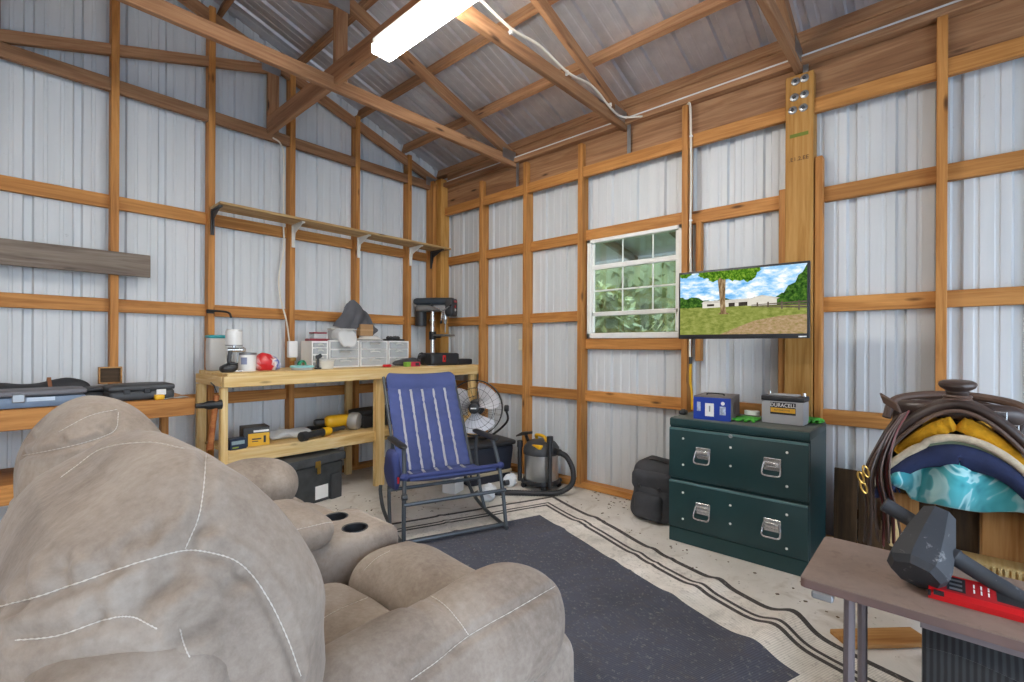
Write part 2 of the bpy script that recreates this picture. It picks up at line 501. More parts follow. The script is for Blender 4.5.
def rib_points(a, b, phase, per=0.229):
    """(position, depth outwards) along a ribbed panel from a to b"""
    pts = []
    k0 = int(math.floor((a - phase) / per)) - 1; k1 = int(math.ceil((b - phase) / per)) + 1
    for k in range(k0, k1):
        c = phase + k * per
        pts += [(c - 0.027, 0), (c - 0.017, 0.022), (c + 0.017, 0.022), (c + 0.027, 0)]
        for f in (1 / 3, 2 / 3):
            q = c + per * f
            pts += [(q - 0.012, 0), (q - 0.006, 0.004), (q + 0.006, 0.004), (q + 0.012, 0)]
    pts = [p for p in pts if a < p[0] < b]
    return [(a, 0)] + pts + [(b, 0)]
def ribbed(mb, pts, fn):
    """fn(pos, depth, end 0/1) -> point"""
    prev = None
    for s, d in pts:
        a, b = mb.bm.verts.new(fn(s, d, 0)), mb.bm.verts.new(fn(s, d, 1))
        if prev: mb.bm.faces.new((prev[0], a, b, prev[1]))
        prev = (a, b)

# gable wall (left in the photo)
mb = MB()
ribbed(mb, rib_points(XL, 0, 0.167), lambda s, d, e: (s, YW + d, roof_z(s) + 0.10 if e else 0))
ribbed(mb, rib_points(0, XW, 0.167), lambda s, d, e: (s, YW + d, roof_z(s) + 0.10 if e else 0))
wall_left = struct(mb.build('wall_left', M_wall, smooth=20), 'white ribbed metal gable wall behind the workbench', 'wall')
for x in (-2.99, -2.4, -1.81, -1.22, -0.62, -0.02, 0.573, 1.147, 1.757, 2.372, 2.972):
    lumber('stud', (x, YW - 0.055, 0.04), (x, YW - 0.055, roof_z(x) - 0.03), 0.044, 0.095, W_stud, wall_left, upv=(0, 1, 0))
for z in (0.778, 1.467, 2.175):
    for a, b in ((XL, -0.62), (-0.6, 1.13), (1.16, 3.32)):
        lumber('girt', (a, YW - 0.02, z), (b, YW - 0.02, z), 0.038, 0.09, W_stud, wall_left)
lumber('bottom_plate', (XL, YW - 0.05, 0.03), (3.3, YW - 0.05, 0.03), 0.09, 0.045, W_stud, wall_left)
lumber('corner_post', (3.375, 4.11, 0), (3.375, 4.11, 3.03), 0.12, 0.12, W_post, wall_left, upv=(0, 1, 0))
lumber('corner_stud', (3.27, 4.16, 0), (3.27, 4.16, 3.0), 0.05, 0.12, W_stud, wall_left, upv=(0, 1, 0))

# eave wall (right in the photo) with its window opening
WY0, WY1, WZ0, WZ1 = 1.40, 2.225, 1.268, 2.10
mb = MB()
for a, b, z0, z1 in ((YB, WY0, 0, 3.14), (WY0, WY1, 0, WZ0), (WY0, WY1, WZ1, 3.14), (WY1, YW, 0, 3.14)):
    ribbed(mb, rib_points(a, b, 0.394), lambda s, d, e: (XW + d, s, z1 if e else z0))
wall_right = struct(mb.build('wall_right', M_wall, smooth=20), 'white ribbed metal side wall with the window and the television', 'wall')
for y, zt in ((3.47, 2.88), (2.88, 2.92), (2.265, 2.92), (1.365, 2.94), (-0.004, 2.95), (-0.61, 2.95), (-1.22, 2.95), (-1.83, 2.95), (-2.44, 2.95), (-3.05, 2.95)):
    lumber('stud', (XW - 0.056, y, 0.04), (XW - 0.056, y, zt), 0.045, 0.1, W_stud, wall_right, upv=(1, 0, 0))
for z in (0.78, 1.463, 2.137):
    for a, b in ((YB, -0.02), (0.015, 0.53), (0.75, 1.345), (1.385 if z < 0.9 else 2.24, 2.25), (2.28, 4.06)):
        if b - a > 0.1: lumber('girt', (XW - 0.021, a, z), (XW - 0.021, b, z), 0.04, 0.09, W_stud, wall_right)
lumber('window_header', (XW - 0.021, 1.385, 2.147), (XW - 0.021, 2.25, 2.147), 0.04, 0.09, W_stud, wall_right)
lumber('window_sill_board', (XW - 0.021, 1.385, 1.222), (XW - 0.021, 2.25, 1.222), 0.04, 0.09, W_stud, wall_right)
lumber('jack_stud', (XW - 0.03, 1.285, 1.1), (XW - 0.03, 1.285, 2.1), 0.04, 0.05, W_stud, wall_right, upv=(1, 0, 0))
lumber('eave_beam', (XW - 0.03, YB, 2.80), (XW - 0.03, 4.05, 2.80), 0.05, 0.29, W_truss, wall_right)
lumber('eave_ledger', (XW - 0.075, YB, 2.675), (XW - 0.075, 4.05, 2.675), 0.035, 0.09, W_stud, wall_right)
lumber('eave_plate', (XW - 0.06, YB, 2.965), (XW - 0.06, 4.05, 2.965), 0.115, 0.04, W_truss, wall_right)
lumber('eave_board', (XW - 0.045, YB, 3.04), (XW - 0.045, 4.05, 3.04), 0.03, 0.11, W_truss, wall_right)
lumber('bottom_plate', (XW - 0.05, YB, 0.03), (XW - 0.05, 4.05, 0.03), 0.09, 0.05, W_stud, wall_right)

# big post of the eave wall with its bolts
px0, py0 = 3.345, 0.648
post = lumber('support_post', (px0 + 0.058, py0, 0), (px0 + 0.058, py0, 2.885), 0.15, 0.115, W_post, wall_right, upv=(1, 0, 0))
lumber('post_cleat', (3.40, 0.548, 0), (3.40, 0.548, 2.36), 0.04, 0.07, W_stud, wall_right, upv=(1, 0, 0))
lumber('post_cleat', (3.40, 0.743, 0), (3.40, 0.743, 2.2), 0.04, 0.07, W_stud, wall_right, upv=(1, 0, 0))
for q in ((793, 79), (802, 75.5), (792, 95), (802, 91.5), (790.5, 108), (801, 105)):
    p = onX(q[0], q[1], px0)
    b = MB(); b.lathe([(0.024, 0), (0.024, 0.004), (0.021, 0.006)], p, (-1, 0, 0), 16); b.build('bolt_washer', M_galv, wall_right)
    b = MB(); b.lathe([(0.010, 0), (0.010, 0.012), (0.008, 0.014)], p - V((0.005, 0, 0)), (-1, 0, 0), 6); b.build('bolt_head', M_dgrey, wall_right)
M_ink = plain('stamp_ink', C('4a3420'), 0.8); M_green = plain('green_paint_mark', C('6f7a2a'), 0.8)
text('stamp', '.E1.2.EE', 0.034, M_ink, wall_right, axes((0, -1, 0), (0, 0, 1), (-1, 0, 0), onX(797, 156, px0) - V((0.0006, 0, 0))))
b = MB(); b.box(onX(797, 132, px0), (0.0016, 0.10, 0.022)); b.build('paint_mark', M_green, wall_right, smooth=0)

# the other two walls: eave wall out of frame, and the open end behind the photographer
mb = MB(); ribbed(mb, rib_points(YB, YW, 0.1), lambda s, d, e: (XL - d, s, 3.14 if e else 0))
wall_side = struct(mb.build('wall_side', M_wall, smooth=20), 'white ribbed metal side wall opposite the window', 'wall')
for y in (-3.05, -2.44, -1.83, -1.22, -0.61, 0, 0.61, 1.22, 1.83, 2.44, 3.05, 3.66):
    lumber('stud', (XL + 0.056, y, 0.04), (XL + 0.056, y, 2.95), 0.04, 0.1, W_stud, wall_side, upv=(1, 0, 0))
for z in (0.78, 1.463, 2.137):
    lumber('girt', (XL + 0.021, YB, z), (XL + 0.021, 4.2, z), 0.04, 0.09, W_stud, wall_side)
lumber('eave_beam', (XL + 0.03, YB, 2.80), (XL + 0.03, 4.2, 2.80), 0.05, 0.29, W_truss, wall_side)
mb = MB()
DW, DH = 2.9, 2.75
ribbed(mb, rib_points(XL, -DW, 0.1), lambda s, d, e: (s, YB - d, roof_z(s) + 0.10 if e else 0))
ribbed(mb, rib_points(DW, XW, 0.1), lambda s, d, e: (s, YB - d, roof_z(s) + 0.10 if e else 0))
ribbed(mb, rib_points(-DW, 0, 0.1), lambda s, d, e: (s, YB - d, roof_z(s) + 0.10 if e else DH))
ribbed(mb, rib_points(0, DW, 0.1), lambda s, d, e: (s, YB - d, roof_z(s) + 0.10 if e else DH))
wall_rear = struct(mb.build('wall_rear', M_wall, smooth=20), 'white ribbed metal end wall around the open vehicle doorway', 'wall')
for x in (-DW - 0.05, DW + 0.05):
    lumber('door_post', (x, YB + 0.07, 0), (x, YB + 0.07, 3.05), 0.1, 0.12, W_post, wall_rear, upv=(0, 1, 0))
lumber('door_header', (-DW, YB + 0.05, DH), (DW, YB + 0.05, DH), 0.08, 0.2, W_truss, wall_rear)

# roof: ribbed sheets on purlins
mb = MB()
ribbed(mb, rib_points(YB - 0.2, YW + 0.2, 0.857), lambda s, d, e: (XW + 0.25 if e else 0, s, (ROOF_C + ROOF_S * (3.4 - (XW + 0.25)) if e else roof_z(0)) + 0.09 + d))
ribbed(mb, rib_points(YB - 0.2, YW + 0.2, 0.857), lambda s, d, e: (-XW - 0.25 if e else 0, s, (ROOF_C + ROOF_S * (3.4 - (XW + 0.25)) if e else roof_z(0)) + 0.09 + d))
ceiling = struct(mb.build('ceiling', M_roof, smooth=20), 'bare underside of the ribbed galvanised roof sheets', 'roof')
nrm = V((ROOF_S, 0, 1)).normalized()
for x in (3.43, 2.955, 2.43, 1.81, 1.23, 0.62, 0.06):
    for sg in (1, -1):
        n2 = V((nrm.x * sg, 0, nrm.z))
        lumber('purlin', (x * sg, YB, roof_z(x) + 0.042), (x * sg, YW - 0.01, roof_z(x) + 0.042), 0.04 if x < 3.4 else 0.06, 0.09, W_truss, ceiling, upv=n2)

# roof trusses
def truss(y, label):
    t = bpy.data.objects.new('roof_truss', None); COL.objects.link(t); struct(t, label, 'truss')
    h, w = 0.088, 0.04
    zc = 2.955
    for sg in (1, -1):
        lumber('top_chord', (3.42 * sg, y, zc + 0.035), (0, y, zc + 0.035 + ROOF_S * 3.42), w, h, W_truss, t)
        lumber('king_post', (1.6 * sg, y, zc + 0.04), (1.6 * sg, y, zc + 0.52), w, h, W_truss, t, upv=(1, 0, 0))
        lumber('diagonal_web', (1.57 * sg, y, zc + 0.55), (0.02 * sg, y, zc + 0.075), w, h * 0.8, W_truss, t)
        for x, z, a, b in ((1.58, zc + 0.565, 0.15, 0.10), (3.28, zc + 0.045, 0.18, 0.09)):
            for s2 in (1, -1):
                g = MB(); g.box((x * sg, y + s2 * 0.0215, z), (a, 0.002, b)); g.build('gusset_plate', M_galv, t, smooth=0)
        st = MB(); st.box((3.375 * sg, y - 0.04 if y < 4 else y - 0.03, 2.83), (0.004, 0.03, 0.26)); st.build('hurricane_strap', M_galv, t, smooth=0)
    lumber('bottom_chord', (-3.4, y, zc), (0, y, zc), w, h, W_truss, t)
    lumber('bottom_chord', (0, y, zc), (3.4, y, zc), w, h, W_truss, t)
    lumber('center_post', (0, y, zc + 0.04), (0, y, roof_z(0) - 0.1), w, h, W_truss, t, upv=(1, 0, 0))
    return t
truss(4.17, 'timber roof truss against the gable wall')
truss(3.03, 'timber roof truss next to the gable, where the lamp begins')
truss(1.86, 'timber roof truss with the white cable stapled along it')
truss(0.66, 'timber roof truss above the bolted post')
truss(-0.55, 'timber roof truss above the photographer')
truss(-1.75, 'timber roof truss nearer the open doorway')
for sg in (1, -1):
    struct(lumber('trim_%d' % (1 if sg > 0 else 2), (1.565 * sg, YB + 0.1, 3.02), (1.565 * sg, 4.14, 3.02), 0.042, 0.14, W_truss),
           'long timber runner tying the roof trusses together' if sg > 0 else 'long timber runner on the unseen half of the roof', 'beam')
b = MB(); b.bx((3.352, YB, 2.985), (3.362, 4.0, 3.0)); struct(b.build('trim_3', M_white, smooth=0), 'thin white strip along the eave beam', 'trim')  # thin strip in plain white, set along the eave beam

# window
window = bpy.data.objects.new('window_1', None); COL.objects.link(window); struct(window, 'white framed window behind the television', 'window')
fx = 3.44
def wbar(mb, y0, y1, z0, z1, t=0.04, x=fx): mb.bx((x - t / 2, y0, z0), (x + t / 2, y1, z1), 0.004, 1)
b = MB()
wbar(b, WY1 - 0.035, WY1, WZ0, WZ1, 0.07); wbar(b, WY0, WY0 + 0.035, WZ0, WZ1, 0.07)
wbar(b, WY0, WY1, WZ1 - 0.03, WZ1, 0.07); wbar(b, WY0, WY1, WZ0, WZ0 + 0.045, 0.07)
b.build('window_frame', M_white, window)
b = MB()
a0, a1 = WY0 + 0.036, WY1 - 0.036
wbar(b, a0, a1, 1.845, 1.885, 0.035); wbar(b, a0, a1, 1.455, 1.49, 0.03); wbar(b, a0, a0 + 0.025, WZ0 + 0.05, WZ1 - 0.03, 0.03); wbar(b, a1 - 0.02, a1, WZ0 + 0.05, WZ1 - 0.03, 0.03)
b.build('sash', M_white, window)
b = MB()
for yv in (1.905, 1.645): wbar(b, yv - 0.006, yv + 0.006, 1.47, WZ1 - 0.03, 0.012)
wbar(b, a0, a1, 1.66, 1.674, 0.012)
b.build('muntins', M_white, window)
b = MB(); b.bx((fx - 0.002, a0, WZ0 + 0.045), (fx + 0.002, a1, WZ1 - 0.03)); b.build('glass_pane', M_glass, window, smooth=0)

# ------------------------------------------------------------------ world, lamps, exterior
wd = bpy.data.worlds.new('sky'); scene.world = wd; wd.use_nodes = True
nt = wd.node_tree; nt.nodes.clear()
wo = nt.nodes.new('ShaderNodeOutputWorld'); bg = nt.nodes.new('ShaderNodeBackground')
tc = nt.nodes.new('ShaderNodeTexCoord'); sp = nt.nodes.new('ShaderNodeSeparateXYZ'); nt.links.new(tc.outputs['Generated'], sp.inputs[0])
rr = ramp(nt, sp.outputs['Z'], [(0.0, (0.56, 0.64, 0.70, 1)), (0.12, (0.76, 0.87, 1.0, 1)), (0.6, (0.46, 0.66, 1.0, 1))])
nt.links.new(rr.outputs[0], bg.inputs[0]); bg.inputs[1].default_value = 5.5
nt.links.new(bg.outputs[0], wo.inputs[0])

def led_fixture(x, y, label):
    t = thing('ceiling_light', label, 'ceiling light', (x, y, 2.949), 0, 'LED strip lights under the roof trusses')
    b = MB(); b.box((0, 0, -0.02), (0.10, 1.24, 0.04), None, 0.004, 1); b.build('housing', M_white, t)
    b = MB(); b.box((0, 0, -0.07), (0.128, 1.21, 0.06), None, 0.02, 3); b.build('diffuser', M_glow, t)
    for s in (-1, 1):
        b = MB(); b.box((0, s * 0.612, -0.065), (0.122, 0.012, 0.058), None, 0.004, 1); b.build('end_cap', M_white, t)
    return t
led_fixture(1.51, 1.78, 'lit white LED strip light hanging under the long roof runner')
led_fixture(-1.51, 1.2, 'LED strip light on the other half of the roof, outside the picture')

M_grass = plain('lawn', C('5f7f3a'), 0.9, 0, 0.3, 3)
b = MB(); b.bx((XW + 0.35, -8, -0.2), (26, 16, -0.1)); tag(b.build('lawn', M_grass, smooth=0), 'green lawn outside the window', 'lawn', None, 'structure')
b = MB(); b.bx((-16, YB - 24, -0.25), (16, YB - 4.0, -0.13)); tag(b.build('gravel_drive', plain('gravel', C('b0a898'), 0.9, 0, 0.25, 6), smooth=0), 'pale gravel yard outside the doorway', 'yard', None, 'structure')
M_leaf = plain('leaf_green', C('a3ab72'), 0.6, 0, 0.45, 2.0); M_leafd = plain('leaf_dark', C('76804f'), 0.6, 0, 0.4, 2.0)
def bush(c, rad, n, mat, label, seed):
    random.seed(seed)
    t = thing('bush', label, 'bush', (c[0], c[1], -0.1), 0, 'bushes outside the window')
    b = MB()
    for k in range(n):
        d = V((random.gauss(0, 1), random.gauss(0, 1), random.gauss(0, 1))).normalized() * (0.55 + 0.45 * random.random() ** 0.5)
        p = V((d.x * rad[0], d.y * rad[1], max(0.05, rad[2] + d.z * rad[2])))
        a = V((random.uniform(-1, 1), random.uniform(-1, 1), random.uniform(-1, 1))).normalized() * random.uniform(0.07, 0.13)
        q = a.cross(V((random.uniform(-1, 1), random.uniform(-1, 1), random.uniform(-1, 1)))).normalized() * 0.04
        b.poly([p - a, p + q, p + a, p - q])
    b.build('foliage', mat, t, smooth=0)
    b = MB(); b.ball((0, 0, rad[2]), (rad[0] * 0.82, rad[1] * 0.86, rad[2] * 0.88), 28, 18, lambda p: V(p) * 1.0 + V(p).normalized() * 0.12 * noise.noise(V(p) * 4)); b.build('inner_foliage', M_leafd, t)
    b = MB()
    for k in range(7):
        an = k * 0.9
        b.tube([(0.05 * math.cos(an), 0.05 * math.sin(an), 0), (0.3 * rad[0] * math.cos(an), 0.3 * rad[1] * math.sin(an), rad[2] * 0.8), (0.6 * rad[0] * math.cos(an), 0.6 * rad[1] * math.sin(an), rad[2] * 1.5)], [0.03, 0.02, 0.008], 6)
    b.build('stems', W_handle, t)
bush((6.1, 2.2, 0), (0.62, 0.9, 1.0), 3000, M_leaf, 'bright green bush outside, nearest the window', 3)
bush((6.3, 4.05, 0), (0.7, 0.9, 1.15), 3000, M_leaf, 'taller green bush outside, left behind the nearest one', 4)
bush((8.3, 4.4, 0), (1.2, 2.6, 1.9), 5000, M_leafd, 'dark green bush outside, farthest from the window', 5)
# porch roof outside
porch = bpy.data.objects.new('porch_roof', None); COL.objects.link(porch); struct(porch, 'lean-to porch roof outside the window', 'porch roof')
b = MB(); b.prism([(3.55, 2.62), (5.3, 2.30), (5.3, 2.33), (3.55, 2.65)], 8, axes((1, 0, 0), (0, 0, 1), (0, 1, 0), (0, -1.5, 0))); b.build('roof_sheet', M_roof, porch, smooth=0)
for k in range(10):
    y = -1 + 0.75 * k
    lumber('rafter', (3.56, y, 2.57), (5.3, y, 2.25), 0.04, 0.09, W_grey, porch)
lumber('fascia', (5.33, -1.5, 2.27), (5.33, 6.5, 2.27), 0.03, 0.12, M_white, porch)
for y in (0.6, 5.6): lumber('porch_post', (5.25, y, -0.1), (5.25, y, 2.2), 0.09, 0.09, M_white, porch, upv=(0, 1, 0))
# ------------------------------------------------------------------ rug
def rug():
    m, nt, bs, out = new_mat('woven_rug')
    tc = nt.nodes.new('ShaderNodeTexCoord'); sp = nt.nodes.new('ShaderNodeSeparateXYZ')
    uv = tc.outputs['UV']; nt.links.new(uv, sp.inputs[0])
    L, W = 2.46, 1.95
    def mth(op, a, b=None):
        n = N(nt, 'ShaderNodeMath', operation=op)
        for k, q in enumerate((a, b)):
            if q is None: continue
            if isinstance(q, (int, float)): n.inputs[k].default_value = q
            else: nt.links.new(q, n.inputs[k])
        return n.outputs[0]
    x = mth('MULTIPLY', sp.outputs['X'], L); y = mth('MULTIPLY', sp.outputs['Y'], W)
    d = mth('MINIMUM', mth('MINIMUM', x, mth('SUBTRACT', L, x)), mth('MINIMUM', y, mth('SUBTRACT', W, y)))
    dark, cream, navy = C('4a4643'), C('ece6da'), C('50535f')
    r = ramp(nt, d, [(0, dark), (0.028, cream), (0.112, dark), (0.132, cream), (0.15, dark), (0.172, cream), (0.315, navy)], 'CONSTANT')
    vec = coords(nt, (1, 1, 1), False)
    n1 = noise_n(nt, vec, 2.2, 5, 0.65); n2 = noise_n(nt, vec, 55, 4, 0.75); n3 = noise_n(nt, vec, 9, 5, 0.7, 1)
    v1 = ramp(nt, n1, [(0.3, (0.78, 0.78, 0.78, 1)), (0.7, (1.15, 1.15, 1.2, 1))])
    c = mixc(nt, 1.0, r.outputs[0], v1.outputs[0], 'MULTIPLY')
    dust = ramp(nt, n2, [(0.56, (0, 0, 0, 1)), (0.72, (0.75, 0.75, 0.75, 1))])
    c = mixc(nt, dust.outputs[0], c, C('9a958c'))
    smg = ramp(nt, n3, [(0.5, (0, 0, 0, 1)), (0.75, (0.45, 0.45, 0.45, 1))])
    c = mixc(nt, smg.outputs[0], c, C('5a5046'))
    wv = N(nt, 'ShaderNodeTexWave'); wv.inputs['Scale'].default_value = 38; wv.bands_direction = 'X'
    nt.links.new(vec, wv.inputs['Vector'])
    wr = ramp(nt, wv.outputs['Fac'], [(0.1, (0.8, 0.8, 0.8, 1)), (0.5, (1, 1, 1, 1))])
    c = mixc(nt, 1.0, c, wr.outputs[0], 'MULTIPLY')
    nt.links.new(c, bs.inputs['Base Color']); bs.inputs['Roughness'].default_value = 0.8
    bump(nt, bs, wv.outputs['Fac'], 0.3, 0.003)
    NX, NY = 150, 110
    def fn(u, v):
        x, y = u * L, v * W
        z = 0.010
        z += 0.045 * math.exp(-((x - 1.93 - 0.12 * y) / 0.075) ** 2) * math.exp(-y / 0.55)
        z += 0.020 * math.exp(-((x - 1.55 + 0.05 * y) / 0.05) ** 2) * math.exp(-y / 0.5)
        z += 0.010 * math.exp(-((x - 1.12) / 0.04) ** 2) * math.exp(-y / 0.9)
        z += 0.012 * math.exp(-((x - 0.55 - 0.1 * y) / 0.05) ** 2) * math.exp(-abs(y - 0.1) / 0.5)
        z += 0.006 * math.exp(-((y - 0.95) / 0.015) ** 2) + 0.005 * math.exp(-((x - 1.25) / 0.015) ** 2) + 0.005 * math.exp(-((x - 0.62) / 0.015) ** 2)
        z += 0.004 * (noise.noise(V((x * 3, y * 3, 0))) + 0.6)
        yy = y + 0.012 * math.sin(x * 7) * math.exp(-y / 0.2) - 0.02 * math.exp(-((x - 1.93) / 0.1) ** 2) * math.exp(-y / 0.3)
        return V((x, -yy, z))
    b = MB(); b.grid(fn, NX, NY)
    o = b.build('area_rug', m, smooth=180)
    uvl = o.data.uv_layers.new(name='UVMap')
    k = 0
    idx = {}
    for i in range(NX + 1):
        for j in range(NY + 1): idx[i * (NY + 1) + j] = (i / NX, j / NY)
    for lp in o.data.loops: uvl.data[lp.index].uv = idx[lp.vertex_index]
    o.location = (3.018, 2.274, 0); o.rotation_euler = (0, 0, math.radians(-110.2))
    tag(o, 'rippled navy outdoor rug with cream and black striped border on the concrete', 'rug')
rug()

# ------------------------------------------------------------------ sofa
SR = V((0.45, 1.55, 0.0))
sofa = thing('reclining_loveseat', 'big taupe suede reclining loveseat with pale stitching and a cup holder console', 'sofa', SR)
def wr(p, amp, sc, seed=0.0):
    return amp * noise.noise(V((p.x * sc + seed, p.y * sc, p.z * sc)))
def sofa_part(b, name, mat=None, label=None):
    return b.build(name, mat or M_suede, sofa, loc=-SR, smooth=180, label=label)
def trace(o, pix, k=10):
    me = o.data
    tree = BVHTree.FromPolygons([v.co.copy() for v in me.vertices], [tuple(p.vertices) for p in me.polygons])
    pts = []
    for p in smooth_path([V((q[0], q[1], 0)) for q in pix], k):
        rd = ray(p.x, p.y).normalized()
        h, nn, _, _ = tree.ray_cast(V((0, 0, CAMH)), rd)
        if h is not None:
            if nn.dot(rd) > 0: nn = -nn
            pts.append((h, nn))
    return pts
def press(o, lines):
    """sink creases (pixel path, depth, width) into a cushion"""
    me = o.data
    from mathutils.kdtree import KDTree
    tr = [(trace(o, px_, 10), d, w) for px_, d, w in lines]
    nm = [v.normal.copy() for v in me.vertices]
    acc = [0.0] * len(me.vertices)
    for pts, d, w in tr:
        if len(pts) < 2: continue
        fine = []
        for (a, _), (c, _) in zip(pts, pts[1:]):
            n = max(1, int((c - a).length / (w * 0.5)))
            if (c - a).length > 0.15: continue
            fine += [a.lerp(c, j / n) for j in range(n)]
        if not fine: continue
        kd = KDTree(len(fine))
        for j, p in enumerate(fine): kd.insert(p, j)
        kd.balance()
        m = len(fine)
        for v in me.vertices:
            _, j, dist = kd.find(v.co)
            if dist < w * 3.2:
                taper = min(1, min(j, m - 1 - j) / (m * 0.2 + 1)) if d > 0.0085 else 1
                # sink in the middle, a soft swell either side
                acc[v.index] += d * (math.exp(-(dist / w) ** 2) - 0.35 * math.exp(-((dist - 1.9 * w) / (0.8 * w)) ** 2)) * taper
    for v in me.vertices:
        if acc[v.index]: v.co -= nm[v.index] * acc[v.index]
    me.update()
def stitch(o, pix, r=0.0035, par=None, off=0.0006, name='seam', mat=None, k=26):
    pts = [h + n * off for h, n in trace(o, pix, k)]
    if len(pts) < 3: return None
    b = MB()
    sm = [pts[0]] + [(pts[i - 1] + pts[i] * 2 + pts[i + 1]) / 4 for i in range(1, len(pts) - 1)] + [pts[-1]]
    b.tube(sm, [r * (1.15 if (i // 2) % 2 else 0.55) for i in range(len(sm))], 5)
    return b.build(name, mat or M_stitch, o, smooth=60)

def back_cushion(y0, y1, seed, dx, lean):
    yc, hy = (y0 + y1) / 2, (y1 - y0) / 2
    def fn(p):
        x, y, z = p
        f = max(0, min(1, (0.27 - x) / 0.2))
        x += dx + 0.04 * max(0, 0.75 - z) - f * min(lean, 0.8 * max(0, 0.99 - z))
        z -= (0.42 if yc < 1.5 else 0.16) * max(0, x - 0.22) * max(0, min(1, (z - 0.70) * 4))
        e = y - y0
        q = V((x, y, z))
        c = V((0.19, yc, 0.74)); n = q - c; n = V((n.x / 0.05, n.y / 0.12, n.z / 0.07)).normalized()
        # broad soft unevenness
        q += n * (wr(q, 0.014, 3.2, seed) + wr(q, 0.006, 8.0, seed))
        return q
    b = MB(); b.puff((0.222, yc, 0.734), (0.185, hy, 0.252), (0.172, 0.17, 0.20), (72, 96, 72), (0.0, 0.02, 0.05), fn)
    return b
near_back = sofa_part(back_cushion(0.70, 1.44, 0.0, 0.0, 0.036), 'backrest')
far_back = sofa_part(back_cushion(1.70, 2.28, 5.3, 0.01, 0.0), 'backrest')
b = MB(); b.puff((0.115, 0.74, 0.43), (0.10, 0.08, 0.405), (0.05, 0.05, 0.06), (14, 12, 20), (0.004, 0.004, 0.004), lambda p: V((p[0] + 0.9 * max(0, 0.84 - p[2]) * max(0, p[0] - 0.1), p[1], p[2]))); sofa_part(b, 'side_shell')
# outer shell of each back
for y0, y1 in ((0.735, 1.45), (1.74, 2.25)):
    b = MB(); b.puff((0.17, (y0 + y1) / 2, 0.38), (0.13, (y1 - y0) / 2 - 0.02, 0.37), (0.08, 0.08, 0.08), (14, 20, 18), (0.01, 0.01, 0.01)); sofa_part(b, 'back_shell')
def arm(y0, y1, seed):
    yc, hy = (y0 + y1) / 2, (y1 - y0) / 2
    def fn(p):
        q = V(p)
        u = (q.x - 0.35) / 0.65
        q.z += 0.02 * max(0, (u - 0.55)) / 0.45 - 0.015 * math.exp(-((u - 0.45) / 0.10) ** 2)
        q.y += 0.012 * math.sin(u * 5 + seed)
        n = V(((q.x - 0.68) / 0.4, (q.y - yc) / 0.14, (q.z - 0.56) / 0.13)).normalized()
        q += n * (wr(q, 0.012, 4, seed) + wr(q, 0.006, 9, seed))
        q -= n * 0.008 * math.exp(-((q.x - 0.60) / 0.015) ** 2)
        return q
    b = MB(); b.puff((0.635 if yc < 1.5 else 0.665, yc, 0.535), (0.32, hy, 0.118), (0.13, 0.12, 0.115), (44, 26, 24), (0.02, 0.015, 0.02), fn)
    o = sofa_part(b, 'armrest')
    b = MB(); b.puff((0.515, yc + (0.01 if yc < 1.5 else -0.01), 0.255), (0.505, hy - 0.012, 0.23), (0.07, 0.06, 0.07), (24, 14, 16), (0.012, 0.012, 0),
                     lambda p: V(p) + V((wr(V(p), 0.008, 6), wr(V(p), 0.008, 5, 2), 0))); sofa_part(b, 'arm_panel')
    return o
near_arm = arm(0.645, 0.895, 0.0)
far_arm = arm(2.17, 2.46, 3.0)
def seat(x0, x1, y0, y1, z0, z1, seed, bz, name):
    def fn(p):
        q = V(p)
        q.z += wr(q, 0.010, 5, seed) + wr(q, 0.005, 11, seed)
        return q
    b = MB(); b.puff(((x0 + x1) / 2, (y0 + y1) / 2, (z0 + z1) / 2), ((x1 - x0) / 2, (y1 - y0) / 2, (z1 - z0) / 2), (0.08, 0.07, 0.08), (24, 28, 12), (0.02, 0.006, bz), fn)
    return sofa_part(b, name)
seat_a = seat(0.34, 0.775, 0.885, 1.435, 0.29, 0.475, 1.0, 0.03, 'seat_cushion')
foot_a = seat(0.765, 1.045, 0.895, 1.43, 0.27, 0.515, 2.0, 0.035, 'footrest_pad')
seat_b = seat(0.34, 0.775, 1.755, 2.17, 0.29, 0.475, 4.0, 0.03, 'seat_cushion')
foot_b = seat(0.765, 1.03, 1.755, 2.17, 0.27, 0.49, 6.0, 0.03, 'footrest_pad')
b = MB(); b.puff((0.9, 1.17, 0.17), (0.12, 0.25, 0.13), (0.04, 0.04, 0.04), (8, 10, 8)); sofa_part(b, 'footrest_skirt')
b = MB(); b.puff((0.88, 1.96, 0.17), (0.12, 0.2, 0.13), (0.04, 0.04, 0.04), (8, 10, 8)); sofa_part(b, 'footrest_skirt')
b = MB(); b.bx((0.0, 0.72, 0.025), (0.82, 2.40, 0.28), 0.02); sofa_part(b, 'base', M_dgrey)
# console with two real cup wells
cups = [(0.862, 1.515), (0.868, 1.662)]
b = MB(); b.puff((0.645, 1.592, 0.30), (0.36, 0.157, 0.262), (0.05, 0.035, 0.05), (26, 14, 18), (0.005, 0.002, 0.004)); con = sofa_part(b, 'console')
cb = MB()
for q in cups: cb.cyl((q[0], q[1], 0.47), (q[0], q[1], 0.7), 0.040, None, 28)
cut = cb.build('cutter_tmp', M_black, None, loc=(0, 0, 0)); cut.parent = sofa; cut.location = -SR
md = con.modifiers.new('b', 'BOOLEAN'); md.object = cut; md.operation = 'DIFFERENCE'; md.solver = 'EXACT'
bpy.context.view_layer.update()
me = bpy.data.meshes.new_from_object(con.evaluated_get(bpy.context.evaluated_depsgraph_get()))
con.modifiers.clear(); con.data = me
while len(me.materials) > 1: me.materials.pop()
for pl in me.polygons: pl.material_index = 0
bpy.data.objects.remove(cut)
me.set_sharp_from_angle(angle=math.radians(50))
